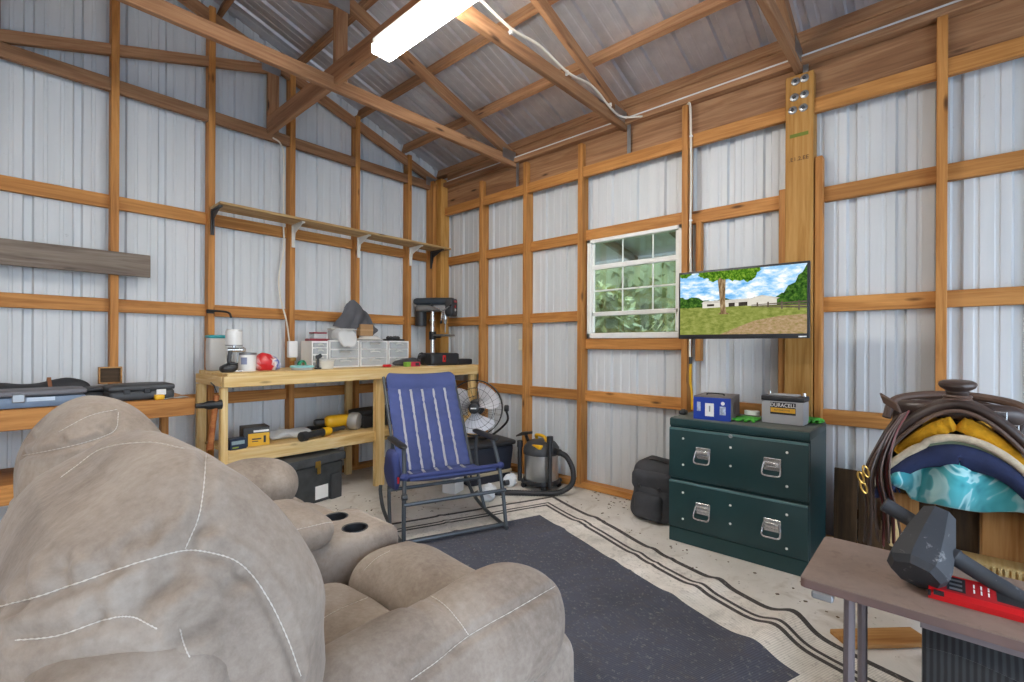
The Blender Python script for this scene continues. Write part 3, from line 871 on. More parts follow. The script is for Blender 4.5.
for q in cups:
    b = MB(); b.lathe([(0.0, 0.475), (0.034, 0.475), (0.038, 0.49), (0.039, 0.564), (0.044, 0.566), (0.045, 0.563), (0.0405, 0.555), (0.0395, 0.474), (0.0, 0.472)], (q[0], q[1], 0), (0, 0, 1), 28, False)
    b.build('cup_holder', M_black, con, smooth=40)
b = MB(); b.puff((0.545, 1.592, 0.602), (0.215, 0.165, 0.052), (0.06, 0.06, 0.05), (24, 18, 10), (0.01, 0.006, 0.022), lambda p: V(p) + V((0, 0, wr(V(p), 0.008, 6)))); lid = sofa_part(b, 'console_lid')
SEAM1 = [(0, 612), (40, 601), (100, 580), (150, 563), (185, 554), (215, 556), (245, 568), (270, 600), (290, 640), (304, 678)]
SEAM2 = [(18, 645), (60, 640), (110, 623), (135, 621), (160, 632)]
press(near_back, [(SEAM1, 0.008, 0.010), ([(207, 458), (205, 490), (200, 520), (187, 552)], 0.006, 0.009), (SEAM2, 0.007, 0.010),
    ([(193, 557), (168, 581), (142, 601), (122, 617)], 0.020, 0.018), ([(230, 610), (195, 628), (168, 637)], 0.018, 0.016),
    ([(221, 513), (199, 535), (188, 553)], 0.010, 0.014), ([(110, 552), (106, 566), (104, 579)], 0.009, 0.012), ([(20, 579), (18, 601), (10, 628)], 0.014, 0.014),
    ([(155, 522), (150, 538), (149, 560)], 0.009, 0.010), ([(133, 535), (128, 550), (126, 568)], 0.0088, 0.009), ([(60, 560), (62, 580), (58, 600)], 0.010, 0.010),
    ([(262, 560), (240, 580), (215, 590)], 0.011, 0.014), ([(85, 610), (95, 618), (110, 622)], 0.010, 0.012)])
press(far_back, [([(24, 460), (50, 455), (80, 448), (105, 440), (117, 432), (119, 416)], 0.008, 0.010), ([(60, 440), (66, 450)], 0.009, 0.008), ([(100, 428), (104, 438)], 0.009, 0.008), ([(20, 430), (28, 440), (36, 446)], 0.010, 0.010)])
press(near_arm, [([(557, 586), (520, 608), (472, 636), (440, 662), (414, 681)], 0.007, 0.010), ([(424, 592), (445, 604), (460, 620), (471, 635)], 0.010, 0.012)])
stitch(near_back, [(0, 612), (40, 601), (100, 580), (150, 563), (185, 554), (215, 556), (245, 568), (270, 600), (290, 640), (304, 678)], 0.0010)
stitch(near_back, [(207, 458), (205, 490), (200, 520), (187, 552)], 0.0009)
stitch(near_back, [(18, 645), (60, 640), (110, 623), (135, 621), (160, 632)], 0.0009)
stitch(near_back, [(182, 632), (190, 655), (205, 680)], 0.0009)
stitch(near_back, [(62, 482), (78, 470), (105, 452), (150, 446), (185, 452)], 0.0010)
stitch(far_back, [(24, 460), (50, 455), (80, 448), (105, 440), (117, 432), (119, 416)], 0.0011)
stitch(far_back, [(60, 436), (90, 420), (118, 413)], 0.0009)
stitch(near_arm, [(557, 586), (520, 608), (472, 636), (440, 662), (414, 681)], 0.0009)
stitch(near_arm, [(424, 592), (445, 604), (460, 620), (471, 635)], 0.0011)
stitch(lid, [(284, 535), (310, 529), (332, 524), (339, 527)], 0.0011)
stitch(seat_a, [(318, 625), (340, 612), (370, 599)], 0.0009)
stitch(foot_a, [(366, 572), (378, 560), (392, 552)], 0.0009)

# ------------------------------------------------------------------ rocking camp chair
M_navy = plain('navy_padded_fabric', C('404c7e'), 0.75, 0, 0.12, 6, 0.2)
M_navyd = plain('dark_navy_fabric', C('333c6c'), 0.8, 0, 0.15, 6, 0.2)
M_web = plain('grey_webbing', C('a3a3aa'), 0.7, 0, 0.1)
M_frame = plain('powder_grey_tube', C('4d5256'), 0.4, 0.4, 0.12)
chair = thing('rocking_chair', 'folding navy padded rocking chair with grey stripes standing on the rug', 'chair', (1.945, 2.205, 0.012), math.radians(-20.05))
S0, S1 = V((0, 0.05, 0.400)), V((0, 0.42, 0.335))
B1 = V((0, 0.80, 0.985))
HW = 0.262
def ln(a, c, t): return a + (c - a) * t
# local x: photo right; y away; z up
for sx in (-1, 1):
    X = 0.335 * sx
    b = MB(); b.tube(smooth_path([(X * 0.90, 0.13, 0.565), (X * 0.94, 0.06, 0.4), (X * 0.98, 0.02, 0.2), (X * 1.0, -0.005, 0.018)], 6), 0.0125, 10); b.build('front_leg', M_frame, chair)
    b = MB(); b.tube(smooth_path([(X, -0.02, 0.014), (X, 0.12, 0.020), (X, 0.32, 0.032), (X, 0.52, 0.075), (X * 0.98, 0.64, 0.16), (X * 0.96, 0.66, 0.20)], 6), 0.0125, 10); b.build('rocker', M_frame, chair)
    b = MB(); b.tube(smooth_path([(X * 0.90, 0.40, 0.545), (X * 0.93, 0.43, 0.40), (X * 0.97, 0.40, 0.2), (X, 0.33, 0.034)], 6), 0.0115, 10); b.build('rear_leg', M_frame, chair)
    b = MB(); b.puff((X * 0.92, 0.27, 0.572), (0.026, 0.19, 0.014), (0.02, 0.05, 0.014), (6, 16, 5), (0, 0, 0.004), lambda p: V((p[0], p[1], p[2]))); b.build('armrest', M_black, chair)
    b = MB(); b.tube([V((HW * sx + 0.012 * sx, S1.y, S1.z)), V((HW * sx + 0.012 * sx, B1.y + 0.005, B1.z - 0.03))], 0.011, 10); b.build('back_tube', M_frame, chair)
    b = MB(); b.ball((X * 0.95, 0.05, 0.405), (0.028, 0.022, 0.022), 10, 7); b.build('strap_knot', M_navyd, chair)
b = MB()
b.tube([(-0.335, 0, 0.255), (0.335, 0, 0.255)], 0.012, 8); b.build('stretcher', M_frame, chair)
b = MB(); b.tube([(-0.33, 0.40, 0.235), (0.33, 0.40, 0.235)], 0.012, 8); b.build('stretcher', M_frame, chair)
b = MB(); b.tube([(-0.335, 0.02, 0.026), (0.335, 0.02, 0.026)], 0.012, 8); b.build('stretcher', M_frame, chair)
b = MB(); b.tube([(-0.315, 0.05, 0.405), (0.315, 0.05, 0.405)], 0.014, 10); b.build('seat_rail', M_navyd, chair)
def padz(v, u):
    # horizontal tucks between the stripes
    return 0.006 * math.sin(v * 70 + 6 * noise.noise(V((u * 9, v * 6, 0)))) * 0.6
bx_ = B1 - S1; bn = V((0, -bx_.z, bx_.y)).normalized() if True else None
def backfn(u, v):
    hw = HW * (1.0 + 0.0 * v)
    if v > 0.93: hw *= math.sqrt(max(0, 1 - ((v - 0.93) / 0.07) ** 2 * 0.22))
    x = (u * 2 - 1) * hw
    p = ln(S1, B1, v) + V((x, 0, 0))
    st = (u * 5.6) % 1.0
    bul = 0.016 * abs(math.sin(u * PI * 6)) ** 0.5 + padz(v, u) if v < 0.82 else 0.030 * math.sin((v - 0.82) / 0.18 * PI) ** 0.6 if v < 0.999 else 0
    bul += 0.03 * (1 - (2 * u - 1) ** 2) * -0.8
    return p + bn * bul
b = MB(); b.grid(backfn, 60, 70, 0.022); b.build('backrest', M_navy, chair, smooth=60)
for k in range(5):
    u = (k + 1) / 6.0 + (0.03 - 0.012 * k) * 0
    b = MB(); b.strap([backfn(u, 0.02 + 0.8 * t / 20) + bn * 0.006 for t in range(21)], 0.017, 0.006, (1, 0, 0)); b.build('stripe', M_web, chair, smooth=30, label='grey webbing stripe')
def seatfn(u, v):
    p = ln(S0, S1, v) + V(((u * 2 - 1) * 0.285, 0, 0)); p.z -= 0.035 * math.sin(v * PI) * (1 - (2 * u - 1) ** 2 * 0.6); return p
b = MB(); b.grid(seatfn, 20, 16, 0.022); b.build('seat', M_navy, chair, smooth=60)
for k in range(5):
    u = (k + 1) / 6.0
    b = MB(); b.strap([seatfn(u, t / 12) + V((0, 0, 0.004)) for t in range(13)], 0.017, 0.006, (1, 0, 0)); b.build('stripe', M_web, chair, smooth=30, label='grey webbing stripe')
b = MB(); b.puff((-0.355, 0.17, 0.43), (0.028, 0.08, 0.11), (0.02, 0.04, 0.04), (6, 10, 12), (0.012, 0, 0.01), lambda p: V(p) + V((wr(V(p), 0.02, 9), wr(V(p), 0.015, 9, 3), 0))); b.build('side_pouch', M_navyd, chair, smooth=180)
b = MB(); b.box((-0.345, 0.085, 0.38), (0.012, 0.012, 0.04), None, 0.003, 1); b.build('pouch_clip', M_red, chair, label='small red clip on the side pouch')
for sx in (-1, 1):
    b = MB(); b.cyl((0.335 * sx - 0.01, 0, 0.30), (0.335 * sx + 0.02, 0, 0.30), 0.018, None, 10); b.build('pivot_knob', M_black, chair)

# ------------------------------------------------------------------ workbench
bench = thing('workbench', 'long raw pine workbench with lower shelf along the gable wall', 'workbench', (2.23, 3.84, 0))
bl = V((-2.23, -3.84, 0))
def L(n, p0, p1, w, h, mat=W_bench, upv=(0, 0, 1), par=None): 
    return lumber(n, V(p0) + bl, V(p1) + bl, w, h, mat, par or bench, upv)
o = L('top_board', (1.065, 3.82, 0.998), (3.395, 3.82, 0.998), 0.63, 0.024)
L('front_rail', (1.045, 3.525, 0.952), (3.397, 3.525, 0.952), 0.038, 0.075)
L('end_rail', (1.06, 3.546, 0.952), (1.06, 4.125, 0.952), 0.038, 0.068)
L('end_rail', (3.375, 3.55, 0.945), (3.375, 4.125, 0.945), 0.038, 0.075)
L('lower_shelf', (1.09, 3.83, 0.465), (3.36, 3.83, 0.465), 0.5, 0.018)
L('shelf_rail', (1.09, 3.585, 0.425), (3.36, 3.585, 0.425), 0.036, 0.085)
for x in (1.068, 2.255, 3.35):
    L('leg', (x, 3.575 if x > 2 else 3.59, 0.0), (x, 3.575 if x > 2 else 3.59, 0.912), 0.045 if x < 2 else 0.09, 0.045, W_bench, (0, 1, 0))
    L('leg', (x, 4.09, 0.0), (x, 4.09, 0.912), 0.06, 0.045, W_bench, (0, 1, 0))

# ------------------------------------------------------------------ long wall shelf with brackets
sh = thing('wall_shelf', 'long narrow plywood shelf on brackets high on the gable wall', 'shelf', (2.25, 4.012, 2.24))
o = lumber('plank', (-1.12, 0, 0), (1.085, 0, 0), 0.23, 0.019, W_shelf, sh)
for x, m in ((1.147, M_black), (1.757, M_white), (2.372, M_white), (2.972, M_white), (3.245, M_black)):
    b = MB(); lx = x - 2.25
    b.bx((lx - 0.012, 0.105, -0.2), (lx + 0.012, 0.12, -0.01)); b.bx((lx - 0.012, -0.085, -0.022), (lx + 0.012, 0.12, -0.01))
    b.prism([(0.11, -0.19), (0.11, -0.015), (-0.07, -0.015), (-0.06, -0.025), (0.075, -0.08), (0.10, -0.19)], 0.006, axes((0, 1, 0), (0, 0, 1), (1, 0, 0), (lx - 0.003, 0, 0)))
    b.build('bracket', m, sh, smooth=0, label='white shelf bracket' if m is M_white else 'black shelf bracket')
o = lumber('weathered_board', (-0.75, 4.112, 1.745), (0.762, 4.112, 1.745), 0.022, 0.155, W_grey)
tag(o, 'grey weathered barn board nailed across the studs at left', 'board')

# ------------------------------------------------------------------ low side ledge on the left
led = thing('side_bench', 'low orange pine ledge against the gable wall behind the sofa', 'bench', (-0.05, 3.88, 0))
ll = V((0.05, -3.88, 0))
lumber('front_board', V((-1.0, 3.615, 0.80)) + ll, V((0.905, 3.615, 0.80)) + ll, 0.04, 0.11, W_stud, led)
lumber('top_board', V((-1.0, 3.875, 0.846)) + ll, V((0.90, 3.875, 0.846)) + ll, 0.5, 0.018, W_stud, led)
lumber('end_board', V((0.885, 3.64, 0.80)) + ll, V((0.885, 4.12, 0.80)) + ll, 0.038, 0.10, W_stud, led)
lumber('lower_rail', V((-1.0, 3.63, 0.40)) + ll, V((0.30, 3.63, 0.40)) + ll, 0.04, 0.09, W_stud, led)
lumber('lower_shelf', V((-1.0, 3.87, 0.45)) + ll, V((0.30, 3.87, 0.45)) + ll, 0.5, 0.018, W_stud, led)
for x in (-0.95, 0.26, 0.84):
    for y in ((3.67, 4.09) if x < 0.8 else (4.09,)): lumber('leg', V((x, y, 0)) + ll, V((x, y, 0.835)) + ll, 0.045, 0.06, W_stud, led, upv=(0, 1, 0))

# ------------------------------------------------------------------ filing cabinet
M_cab = plain('dark_green_enamel', C('1f3f42'), 0.38, 0, 0.12, 5)
M_cabtop = plain('dusty_dark_top', C('5b605a'), 0.6, 0, 0.2, 9)
M_cabe = plain('worn_green_edge', C('55777a'), 0.4, 0.1, 0.15)
cab = thing('filing_cabinet', 'dark green two drawer steel cabinet with four chrome pull handles', 'cabinet', (3.095, 0.875, 0))
# local: front faces -x ; width along y
cw, cd, ch = 0.755, 0.475, 0.762
b = MB(); b.bx((-cd / 2 + 0.012, -cw / 2, 0.0), (cd / 2, cw / 2, 0.72), 0.004, 1); b.build('body', M_cab, cab)
b = MB(); b.bx((-cd / 2, -cw / 2, 0.712), (cd / 2, cw / 2, ch - 0.004), 0.006, 2); b.build('top_cap', M_cab, cab)
b = MB(); b.bx((-cd / 2 + 0.004, -cw / 2 + 0.004, ch - 0.005), (cd / 2 - 0.003, cw / 2 - 0.004, ch), 0.002, 1); b.build('top_surface', M_cabtop, cab)
def handle(par, y, z):
    b = MB(); b.bx((-0.006, y - 0.043, z - 0.018), (0, y + 0.043, z + 0.050), 0.003, 1)
    b.bx((-0.014, y - 0.034, z + 0.002), (-0.002, y + 0.034, z + 0.032), 0.006, 2); o = b.build('handle_plate', M_zinc, par)
    o.location.x = -cd / 2 - 0.012
    b = MB(); b.tube(smooth_path([(-0.010, y + 0.038, z + 0.028), (-0.020, y + 0.044, z - 0.005), (-0.034, y + 0.040, z - 0.036), (-0.036, y, z - 0.040), (-0.034, y - 0.040, z - 0.036), (-0.020, y - 0.044, z - 0.005), (-0.010, y - 0.038, z + 0.028)], 5), 0.005, 8)
    o = b.build('handle', M_zinc, par); o.location.x = -cd / 2 - 0.012
for z0, z1, hz in ((0.398, 0.702, 0.552), (0.092, 0.378, 0.222)):
    b = MB(); b.bx((-cd / 2 - 0.012, -cw / 2 + 0.003, z0), (-cd / 2 + 0.02, cw / 2 - 0.003, z1), 0.005, 2); dr = b.build('drawer', M_cab, cab)
    b = MB(); b.bx((-cd / 2 - 0.0135, -cw / 2 + 0.005, z1 - 0.012), (-cd / 2 - 0.0, cw / 2 - 0.005, z1 + 0.0008), 0.002, 1); b.build('drawer_lip', M_cabe, dr)
    for y in (0.165, -0.205): handle(dr, y, hz)
    for y, z in ((0.285, 0.09), (0.285, -0.07), (0.01, 0.075), (0.01, -0.03), (-0.275, 0.09), (-0.275, -0.09)):
        b = MB(); b.lathe([(0.007, 0), (0.007, 0.002), (0.004, 0.004)], (-cd / 2 - 0.012, y, hz + z), (-1, 0, 0), 10); b.build('rivet', M_white, dr)
b = MB(); b.lathe([(0.011, 0), (0.011, 0.004), (0.006, 0.006), (0.004, 0.004), (0.0, 0.004)], (-cd / 2 - 0.011, 0.01, 0.692), (-1, 0, 0), 14); b.build('lock', M_galv, cab)
b = MB(); b.bx((-cd / 2 - 0.004, -cw / 2 + 0.002, 0.0), (-cd / 2 + 0.02, cw / 2 - 0.002, 0.088), 0.003, 1); b.build('plinth', M_cab, cab)

# ------------------------------------------------------------------ television
tv = thing('television', 'flat television on a wall arm showing a farmhouse behind a big tree', 'television', (2.92, 0.868, 1.25))
# local: screen faces -x, photo-left is +y
TW, TH = 0.705, 0.415
tv.rotation_euler = (0, 0, math.radians(1.5))
b = MB(); b.bx((0.0, -TW / 2, 0), (0.035, TW / 2, TH), 0.005, 2); b.build('bezel', M_black, tv)
b = MB(); b.bx((0.03, -0.2, 0.04), (0.07, 0.2, 0.26), 0.01, 2); b.build('rear_housing', M_black, tv)
SW, SH = 0.683, 0.376
SY, SZ = SW / 2, 0.026
E = 0.82
T_sky = emis_noise('screen_sky', [C('58a2de'), C('9fcdf0'), C('f6f9fb')], 8, E, (1, 1, 2.6), 5, 0.35, 0.60)
T_gr = emis_noise('screen_grass', [C('6d7836'), C('858d45'), C('9a9e58')], 26, E, (1, 1, 2.2))
T_lv = emis_noise('screen_leaf_litter', [C('8a7d4c'), C('a48a66'), C('b39a7c')], 40, E, (1, 1, 2.0))
T_fol = emis_noise('screen_foliage', [C('23400f'), C('4c7a1e'), C('8cab3c')], 60, E)
T_fold = emis_noise('screen_trees', [C('1c3312'), C('355a22'), C('5c8030')], 50, E)
T_trk = emis_noise('screen_trunk', [C('5b4630'), C('8a7152'), C('b09a78')], 45, E, (1, 2, 0.5))
T_hs = emis_noise('screen_house', [C('cfcabd'), C('ddd8cc')], 12, E); T_rf = emis_noise('screen_roof', [C('b9b4aa'), C('d6d2c8')], 20, E); T_dk = emis_noise('screen_shadow', [C('2d2a26'), C('4a443c')], 20, E)
T_fn = emis_noise('screen_fence', [C('4b4136'), C('6d6254')], 30, E)
mats = [T_sky, T_gr, T_lv, T_fol, T_fold, T_trk, T_hs, T_rf, T_dk, T_fn]
b = MB(); layer = [0]
def tp(mi, pts):
    b.mi = mi; layer[0] += 1; x = -0.0006 - 0.00003 * layer[0]
    b.poly([(x, SY - u * SW, SZ + max(0, min(1, v)) * SH) for u, v in pts])
def blob(mi, u, v, ru, rv, seed, n=26):
    rnd = random.Random(seed)
    tp(mi, [(max(0, min(1, u + ru * (0.8 + 0.35 * rnd.random()) * math.cos(2 * PI * k / n))), v + rv * (0.75 + 0.4 * rnd.random()) * math.sin(2 * PI * k / n)) for k in range(n)])
tp(0, [(0, 0), (1, 0), (1, 1), (0, 1)])
rnd = random.Random(2)
tl = [(0, 0.40)] + [(k / 40, 0.52 + 0.05 * rnd.random() + (0.05 if k < 8 else 0) + max(0, (k - 30) / 10) * 0.10) for k in range(41)] + [(1, 0.40)]
tp(4, tl)
tp(4, [(0.78, 0.42), (0.80, 0.56), (0.84, 0.60), (0.87, 0.70), (0.92, 0.74), (0.94, 0.84), (0.97, 0.88), (1, 0.99), (1, 0.42)])
tp(1, [(0, 0), (1, 0), (1, 0.40), (0.7, 0.44), (0.0, 0.44)])
tp(2, [(0.35, 0), (1, 0), (1, 0.28), (0.8, 0.26), (0.62, 0.20), (0.48, 0.10)])
tp(6, [(0.20, 0.425), (0.60, 0.435), (0.60, 0.50), (0.20, 0.50)]); tp(7, [(0.19, 0.50), (0.60, 0.50), (0.585, 0.545), (0.21, 0.535)])
tp(8, [(0.42, 0.43), (0.58, 0.435), (0.58, 0.495), (0.42, 0.49)]); tp(6, [(0.47, 0.435), (0.50, 0.435), (0.50, 0.49), (0.47, 0.49)])
tp(6, [(0.57, 0.43), (0.79, 0.43), (0.79, 0.52), (0.68, 0.575), (0.57, 0.53)]); tp(7, [(0.555, 0.525), (0.68, 0.585), (0.81, 0.53), (0.79, 0.515), (0.68, 0.565), (0.57, 0.52)])
tp(8, [(0.24, 0.45), (0.30, 0.45), (0.30, 0.485), (0.24, 0.485)])
for z0 in (0.445, 0.405, 0.365): tp(9, [(0.60, 0.43 + (z0 - 0.405) * 0.35), (1, z0 + 0.025), (1, z0), (0.60, 0.422 + (z0 - 0.405) * 0.35)])
for u, hh in ((0.64, 0.04), (0.72, 0.06), (0.82, 0.09), (0.94, 0.11)): tp(9, [(u, 0.46 - hh * 1.1), (u + 0.012, 0.46 - hh * 1.1), (u + 0.012, 0.47 + hh * 0.1), (u, 0.47 + hh * 0.1)])
tp(5, [(0.33, 0.32), (0.355, 0.345), (0.345, 0.6), (0.33, 0.85), (0.31, 1), (0.40, 1), (0.395, 0.8), (0.392, 0.5), (0.40, 0.345), (0.43, 0.315)])
for u, v, ru, rv, sd in ((0.25, 0.98, 0.10, 0.09, 1), (0.40, 0.97, 0.09, 0.10, 2), (0.50, 0.93, 0.09, 0.12, 3), (0.58, 0.93, 0.07, 0.13, 4), (0.30, 0.90, 0.05, 0.06, 5), (0.04, 1.0, 0.06, 0.06, 6), (0.62, 0.98, 0.05, 0.06, 7), (0.08, 0.52, 0.09, 0.08, 8)):
    blob(3 if v > 0.6 else 4, u, min(v, 0.995), ru, rv, sd)
b.build('screen', mats, tv, smooth=0, label='lit screen with farmhouse, tree and fence')
b = MB(); b.bx((-0.001, -TW / 2 + 0.012, 0.006), (0.001, -TW / 2 + 0.05, 0.013)); b.build('badge', M_whitepl, tv, smooth=0)
b = MB(); b.bx((0.07, -0.03, 0.10), (0.09, 0.03, 0.22)); b.bx((0.085, -0.02, 0.14), (0.30, 0.02, 0.18)); b.bx((0.29, -0.20, 0.08), (0.3, 0.08, 0.26)); b.bx((0.29, -0.20, 0.13), (0.36, -0.17, 0.19)); b.build('wall_mount', M_blackm, tv, smooth=0)

def dep(px, py, D):
    return V((0, 0, CAMH)) + ray(px, py) * D
def P_at(px, Y):
    return onY(px, 346, Y).x
BT = 1.0101          # bench top height
LSH = 0.4745         # lower shelf height
# ------------------------------------------------------------------ things on the workbench
# tall clear container with teal lid
t = thing('storage_container', 'tall clear plastic container with a teal lid on the left end of the bench', 'container', (1.135, 3.98, BT))
b = MB(); b.puff((0, 0, 0.12), (0.058, 0.055, 0.12), (0.015, 0.015, 0.012), (8, 8, 8)); b.build('body', M_cloudy, t, smooth=60)
b = MB(); b.puff((0, 0, 0.25), (0.062, 0.06, 0.012), (0.015, 0.015, 0.008), (8, 8, 4)); b.build('lid', M_teal, t, smooth=60)
# gravity spray gun standing on its hook
t = thing('spray_gun', 'spray gun with a white paint cup standing at the left bench end', 'tool', (1.165, 3.70, BT))
b = MB(); b.lathe([(0.0, 0.19), (0.05, 0.19), (0.052, 0.195), (0.052, 0.285), (0.046, 0.29), (0.046, 0.30), (0.0, 0.302)], (0, 0, 0)); b.build('paint_cup', M_whitepl, t, smooth=40)
b = MB(); b.lathe([(0.055, 0.183), (0.055, 0.19), (0.0, 0.191)], (0, 0, 0)); b.build('cup_collar', M_galv, t)
b = MB(); b.cyl((-0.04, 0, 0.155), (0.05, -0.02, 0.155), 0.016); b.cyl((0.05, -0.02, 0.155), (0.07, -0.025, 0.155), 0.021, 0.013); b.cyl((0, 0, 0.15), (0, 0, 0.185), 0.012); b.build('gun_body', M_zinc, t)
b = MB(); b.tube(smooth_path([(-0.02, 0.0, 0.15), (-0.03, 0.0, 0.09), (-0.02, 0, 0.03), (-0.02, 0, 0.0)]), [0.014] * 19, 10); b.build('grip', M_dgrey, t)
b = MB(); b.tube([(0.025, -0.01, 0.14), (0.02, -0.01, 0.07)], 0.006, 8); b.tube([(-0.02, 0, 0.0), (0.05, -0.01, 0.004)], 0.007, 8); b.build('trigger', M_galv, t)
t = thing('work_boot', 'small black pouch slumped beside the spray gun', 'pouch', (1.115, 3.64, BT)); t.name = 'tool_pouch'
b = MB(); b.puff((0, 0, 0.025), (0.055, 0.04, 0.027), (0.03, 0.03, 0.024), (12, 10, 8), (0, 0, 0.01), lambda p: V(p) + V((0, 0, max(0, p[0]) * 0.35 + wr(V(p), 0.006, 30)))); b.build('body', M_black, t, smooth=180)
b = MB(); b.puff((0.02, -0.01, 0.06), (0.03, 0.03, 0.008), (0.01, 0.01, 0.007), (6, 6, 4)); b.build('flap', M_rubber, t, smooth=60)
# black swing arm on the stud
t = thing('wall_hook', 'thin black bent hook arm fixed to the stud above the spray gun', 'hook', (1.15, 4.10, 1.445))
b = MB(); b.tube(smooth_path([(-0.05, 0.0, 0.01), (0.04, -0.02, 0.012), (0.09, -0.05, 0.0), (0.10, -0.07, -0.035)]), 0.008, 8); b.build('arm', M_blackm, t)
b = MB(); b.box((-0.02, 0.008, 0.008), (0.05, 0.02, 0.03), None, 0.003, 1); b.build('base_plate', M_blackm, t)
# white tub with printed label
t = thing('paint_tub', 'white lidless paint tub with a printed label next to the spray gun', 'tub', (1.265, 3.74, BT))
b = MB(); b.lathe([(0.0, 0.0), (0.056, 0.0), (0.060, 0.13), (0.056, 0.13), (0.052, 0.01), (0, 0.01)], (0, 0, 0), seg=28); b.build('body', M_whitepl, t, smooth=40)
b = MB(); b.lathe([(0.0612, 0.118), (0.0625, 0.124), (0.0625, 0.132), (0.0605, 0.134)], (0, 0, 0), seg=28, cap=False); b.build('rim', M_galv, t)
b = MB(); b.grid(lambda u, v: (0.0592 * math.cos(-2.6 + u * 0.7), 0.0592 * math.sin(-2.6 + u * 0.7), 0.05 + v * 0.05), 8, 2); b.build('label', plain('print_blue_grey', C('8b93b0'), 0.6), t)
# red white and blue bag
m, nt, bs, out = new_mat('printed_bag'); vec = coords(nt, (1, 1, 1), False)
sp = nt.nodes.new('ShaderNodeSeparateXYZ'); nt.links.new(vec, sp.inputs[0])
nz = noise_n(nt, vec, 14, 3, 0.6, 1.5); ad = N(nt, 'ShaderNodeMath', operation='MULTIPLY_ADD'); ad.inputs[1].default_value = 0.09; nt.links.new(nz, ad.inputs[0]); nt.links.new(sp.outputs['X'], ad.inputs[2])
rp = ramp(nt, N(nt, 'ShaderNodeMapRange', i_1=-0.05, i_2=0.2).outputs[0], [(0, (1, 1, 1, 1))])
mr = N(nt, 'ShaderNodeMapRange'); mr.inputs[1].default_value = -0.06; mr.inputs[2].default_value = 0.16; nt.links.new(ad.outputs[0], mr.inputs[0])
rp = ramp(nt, mr.outputs[0], [(0.0, C('d9d6d2')), (0.16, C('c82a2e')), (0.55, C('c4242c')), (0.62, C('e8e2de')), (0.72, C('2b49a8')), (0.92, C('e6e6ea'))], 'LINEAR')
nt.links.new(rp.outputs[0], bs.inputs['Base Color']); bs.inputs['Roughness'].default_value = 0.3
t = thing('plastic_bag', 'crumpled red white and blue plastic bag on the bench', 'bag', (1.41, 3.76, BT))
b = MB(); b.puff((0, 0, 0.05), (0.095, 0.06, 0.05), (0.06, 0.05, 0.045), (22, 14, 12), (0, 0, 0.012), lambda p: V((p[0], p[1], max(0.0, p[2] * (1.1 - 2.2 * max(0, p[0])) + (wr(V(p), 0.02, 22) if p[2] > 0.02 else 0))))); b.build('body', m, t, smooth=60)
# outlet box and cord on the stud
t = thing('outlet_box', 'white power box on the stud with its cord above the bench', 'outlet', (1.735, 4.085, 1.165))
b = MB(); b.box((0, 0, 0.0), (0.075, 0.05, 0.14), None, 0.008, 2); b.build('cover', M_whitepl, t)
b = MB(); b.box((0.005, 0, -0.085), (0.05, 0.03, 0.035), None, 0.01, 2); b.build('plug', plain('amber_plug', C('a5803c'), 0.5), t)
b = MB(); b.tube(smooth_path([(-0.012, 0.03, 0.07), (-0.035, 0.04, 0.25), (-0.075, 0.07, 0.45), (-0.085, 0.07, 0.62), (-0.05, 0.06, 0.85), (-0.045, 0.08, 1.08), (-0.045, 0.08, 1.4), (-0.05, 0.07, 1.66), (-0.09, 0.05, 1.74), (-0.15, 0.04, 1.76)], 8), 0.007, 8); b.build('cord', M_cable, t)
# cyan lidded tub
t = thing('food_tub', 'round pale cyan lidded tub at the bench front', 'tub', (1.63, 3.66, BT))
b = MB(); b.lathe([(0.0, 0), (0.075, 0), (0.082, 0.022), (0, 0.022)], (0, 0, 0), seg=28); b.build('body', M_cloudy, t, smooth=40)
b = MB(); b.lathe([(0.0, 0.034), (0.078, 0.034), (0.087, 0.03), (0.087, 0.020), (0.083, 0.018)], (0, 0, 0), seg=28, cap=False); b.build('lid', M_cyan, t, smooth=40)
# small black bar clamp and green spool
t = thing('spring_clamp', 'small black clamp standing by the white parts tub', 'clamp', (1.765, 3.68, BT))
b = MB(); b.tube([(0, 0, 0), (0.0, 0, 0.10)], 0.010, 8); b.build('bar', M_black, t)
b = MB(); b.box((0.008, 0, 0.10), (0.05, 0.02, 0.03), Matrix.Rotation(-0.5, 3, 'Y'), 0.006, 2); b.build('jaw', M_rubber, t)
b = MB(); b.box((0, 0, 0.006), (0.05, 0.03, 0.012), None, 0.004, 1); b.build('foot', M_black, t)
t = thing('tape_roll', 'small green roll standing behind the black clamp', 'roll', (1.69, 3.80, BT))
b = MB(); b.lathe([(0.018, -0.012), (0.035, -0.012), (0.035, 0.012), (0.018, 0.012), (0.018, -0.012)], (0, 0, 0.035), (0.3, -1, 0), 20, False); b.build('roll', plain('green_tape', C('2f8f6a'), 0.5), t)
b = MB(); b.lathe([(0.0185, -0.0115), (0.0185, 0.0115), (0.016, 0.0115), (0.016, -0.0115), (0.0185, -0.0115)], (0, 0, 0.035), (0.3, -1, 0), 20, False); b.build('core', M_card, t)
t = thing('parts_tub', 'low off-white round tub in front of the drawer units', 'tub', (1.845, 3.72, BT))
b = MB(); b.lathe([(0.0, 0), (0.062, 0), (0.07, 0.07), (0.066, 0.07), (0.058, 0.006), (0, 0.006)], (0, 0, 0), seg=24); b.build('body', plain('offwhite_tub', C('d5d2c6'), 0.5), t, smooth=40)
b = MB(); b.lathe([(0.0705, 0.062), (0.074, 0.066), (0.074, 0.074), (0.068, 0.078), (0, 0.08)], (0, 0, 0), seg=24, cap=False); b.build('lid', M_cloudy, t, smooth=40)

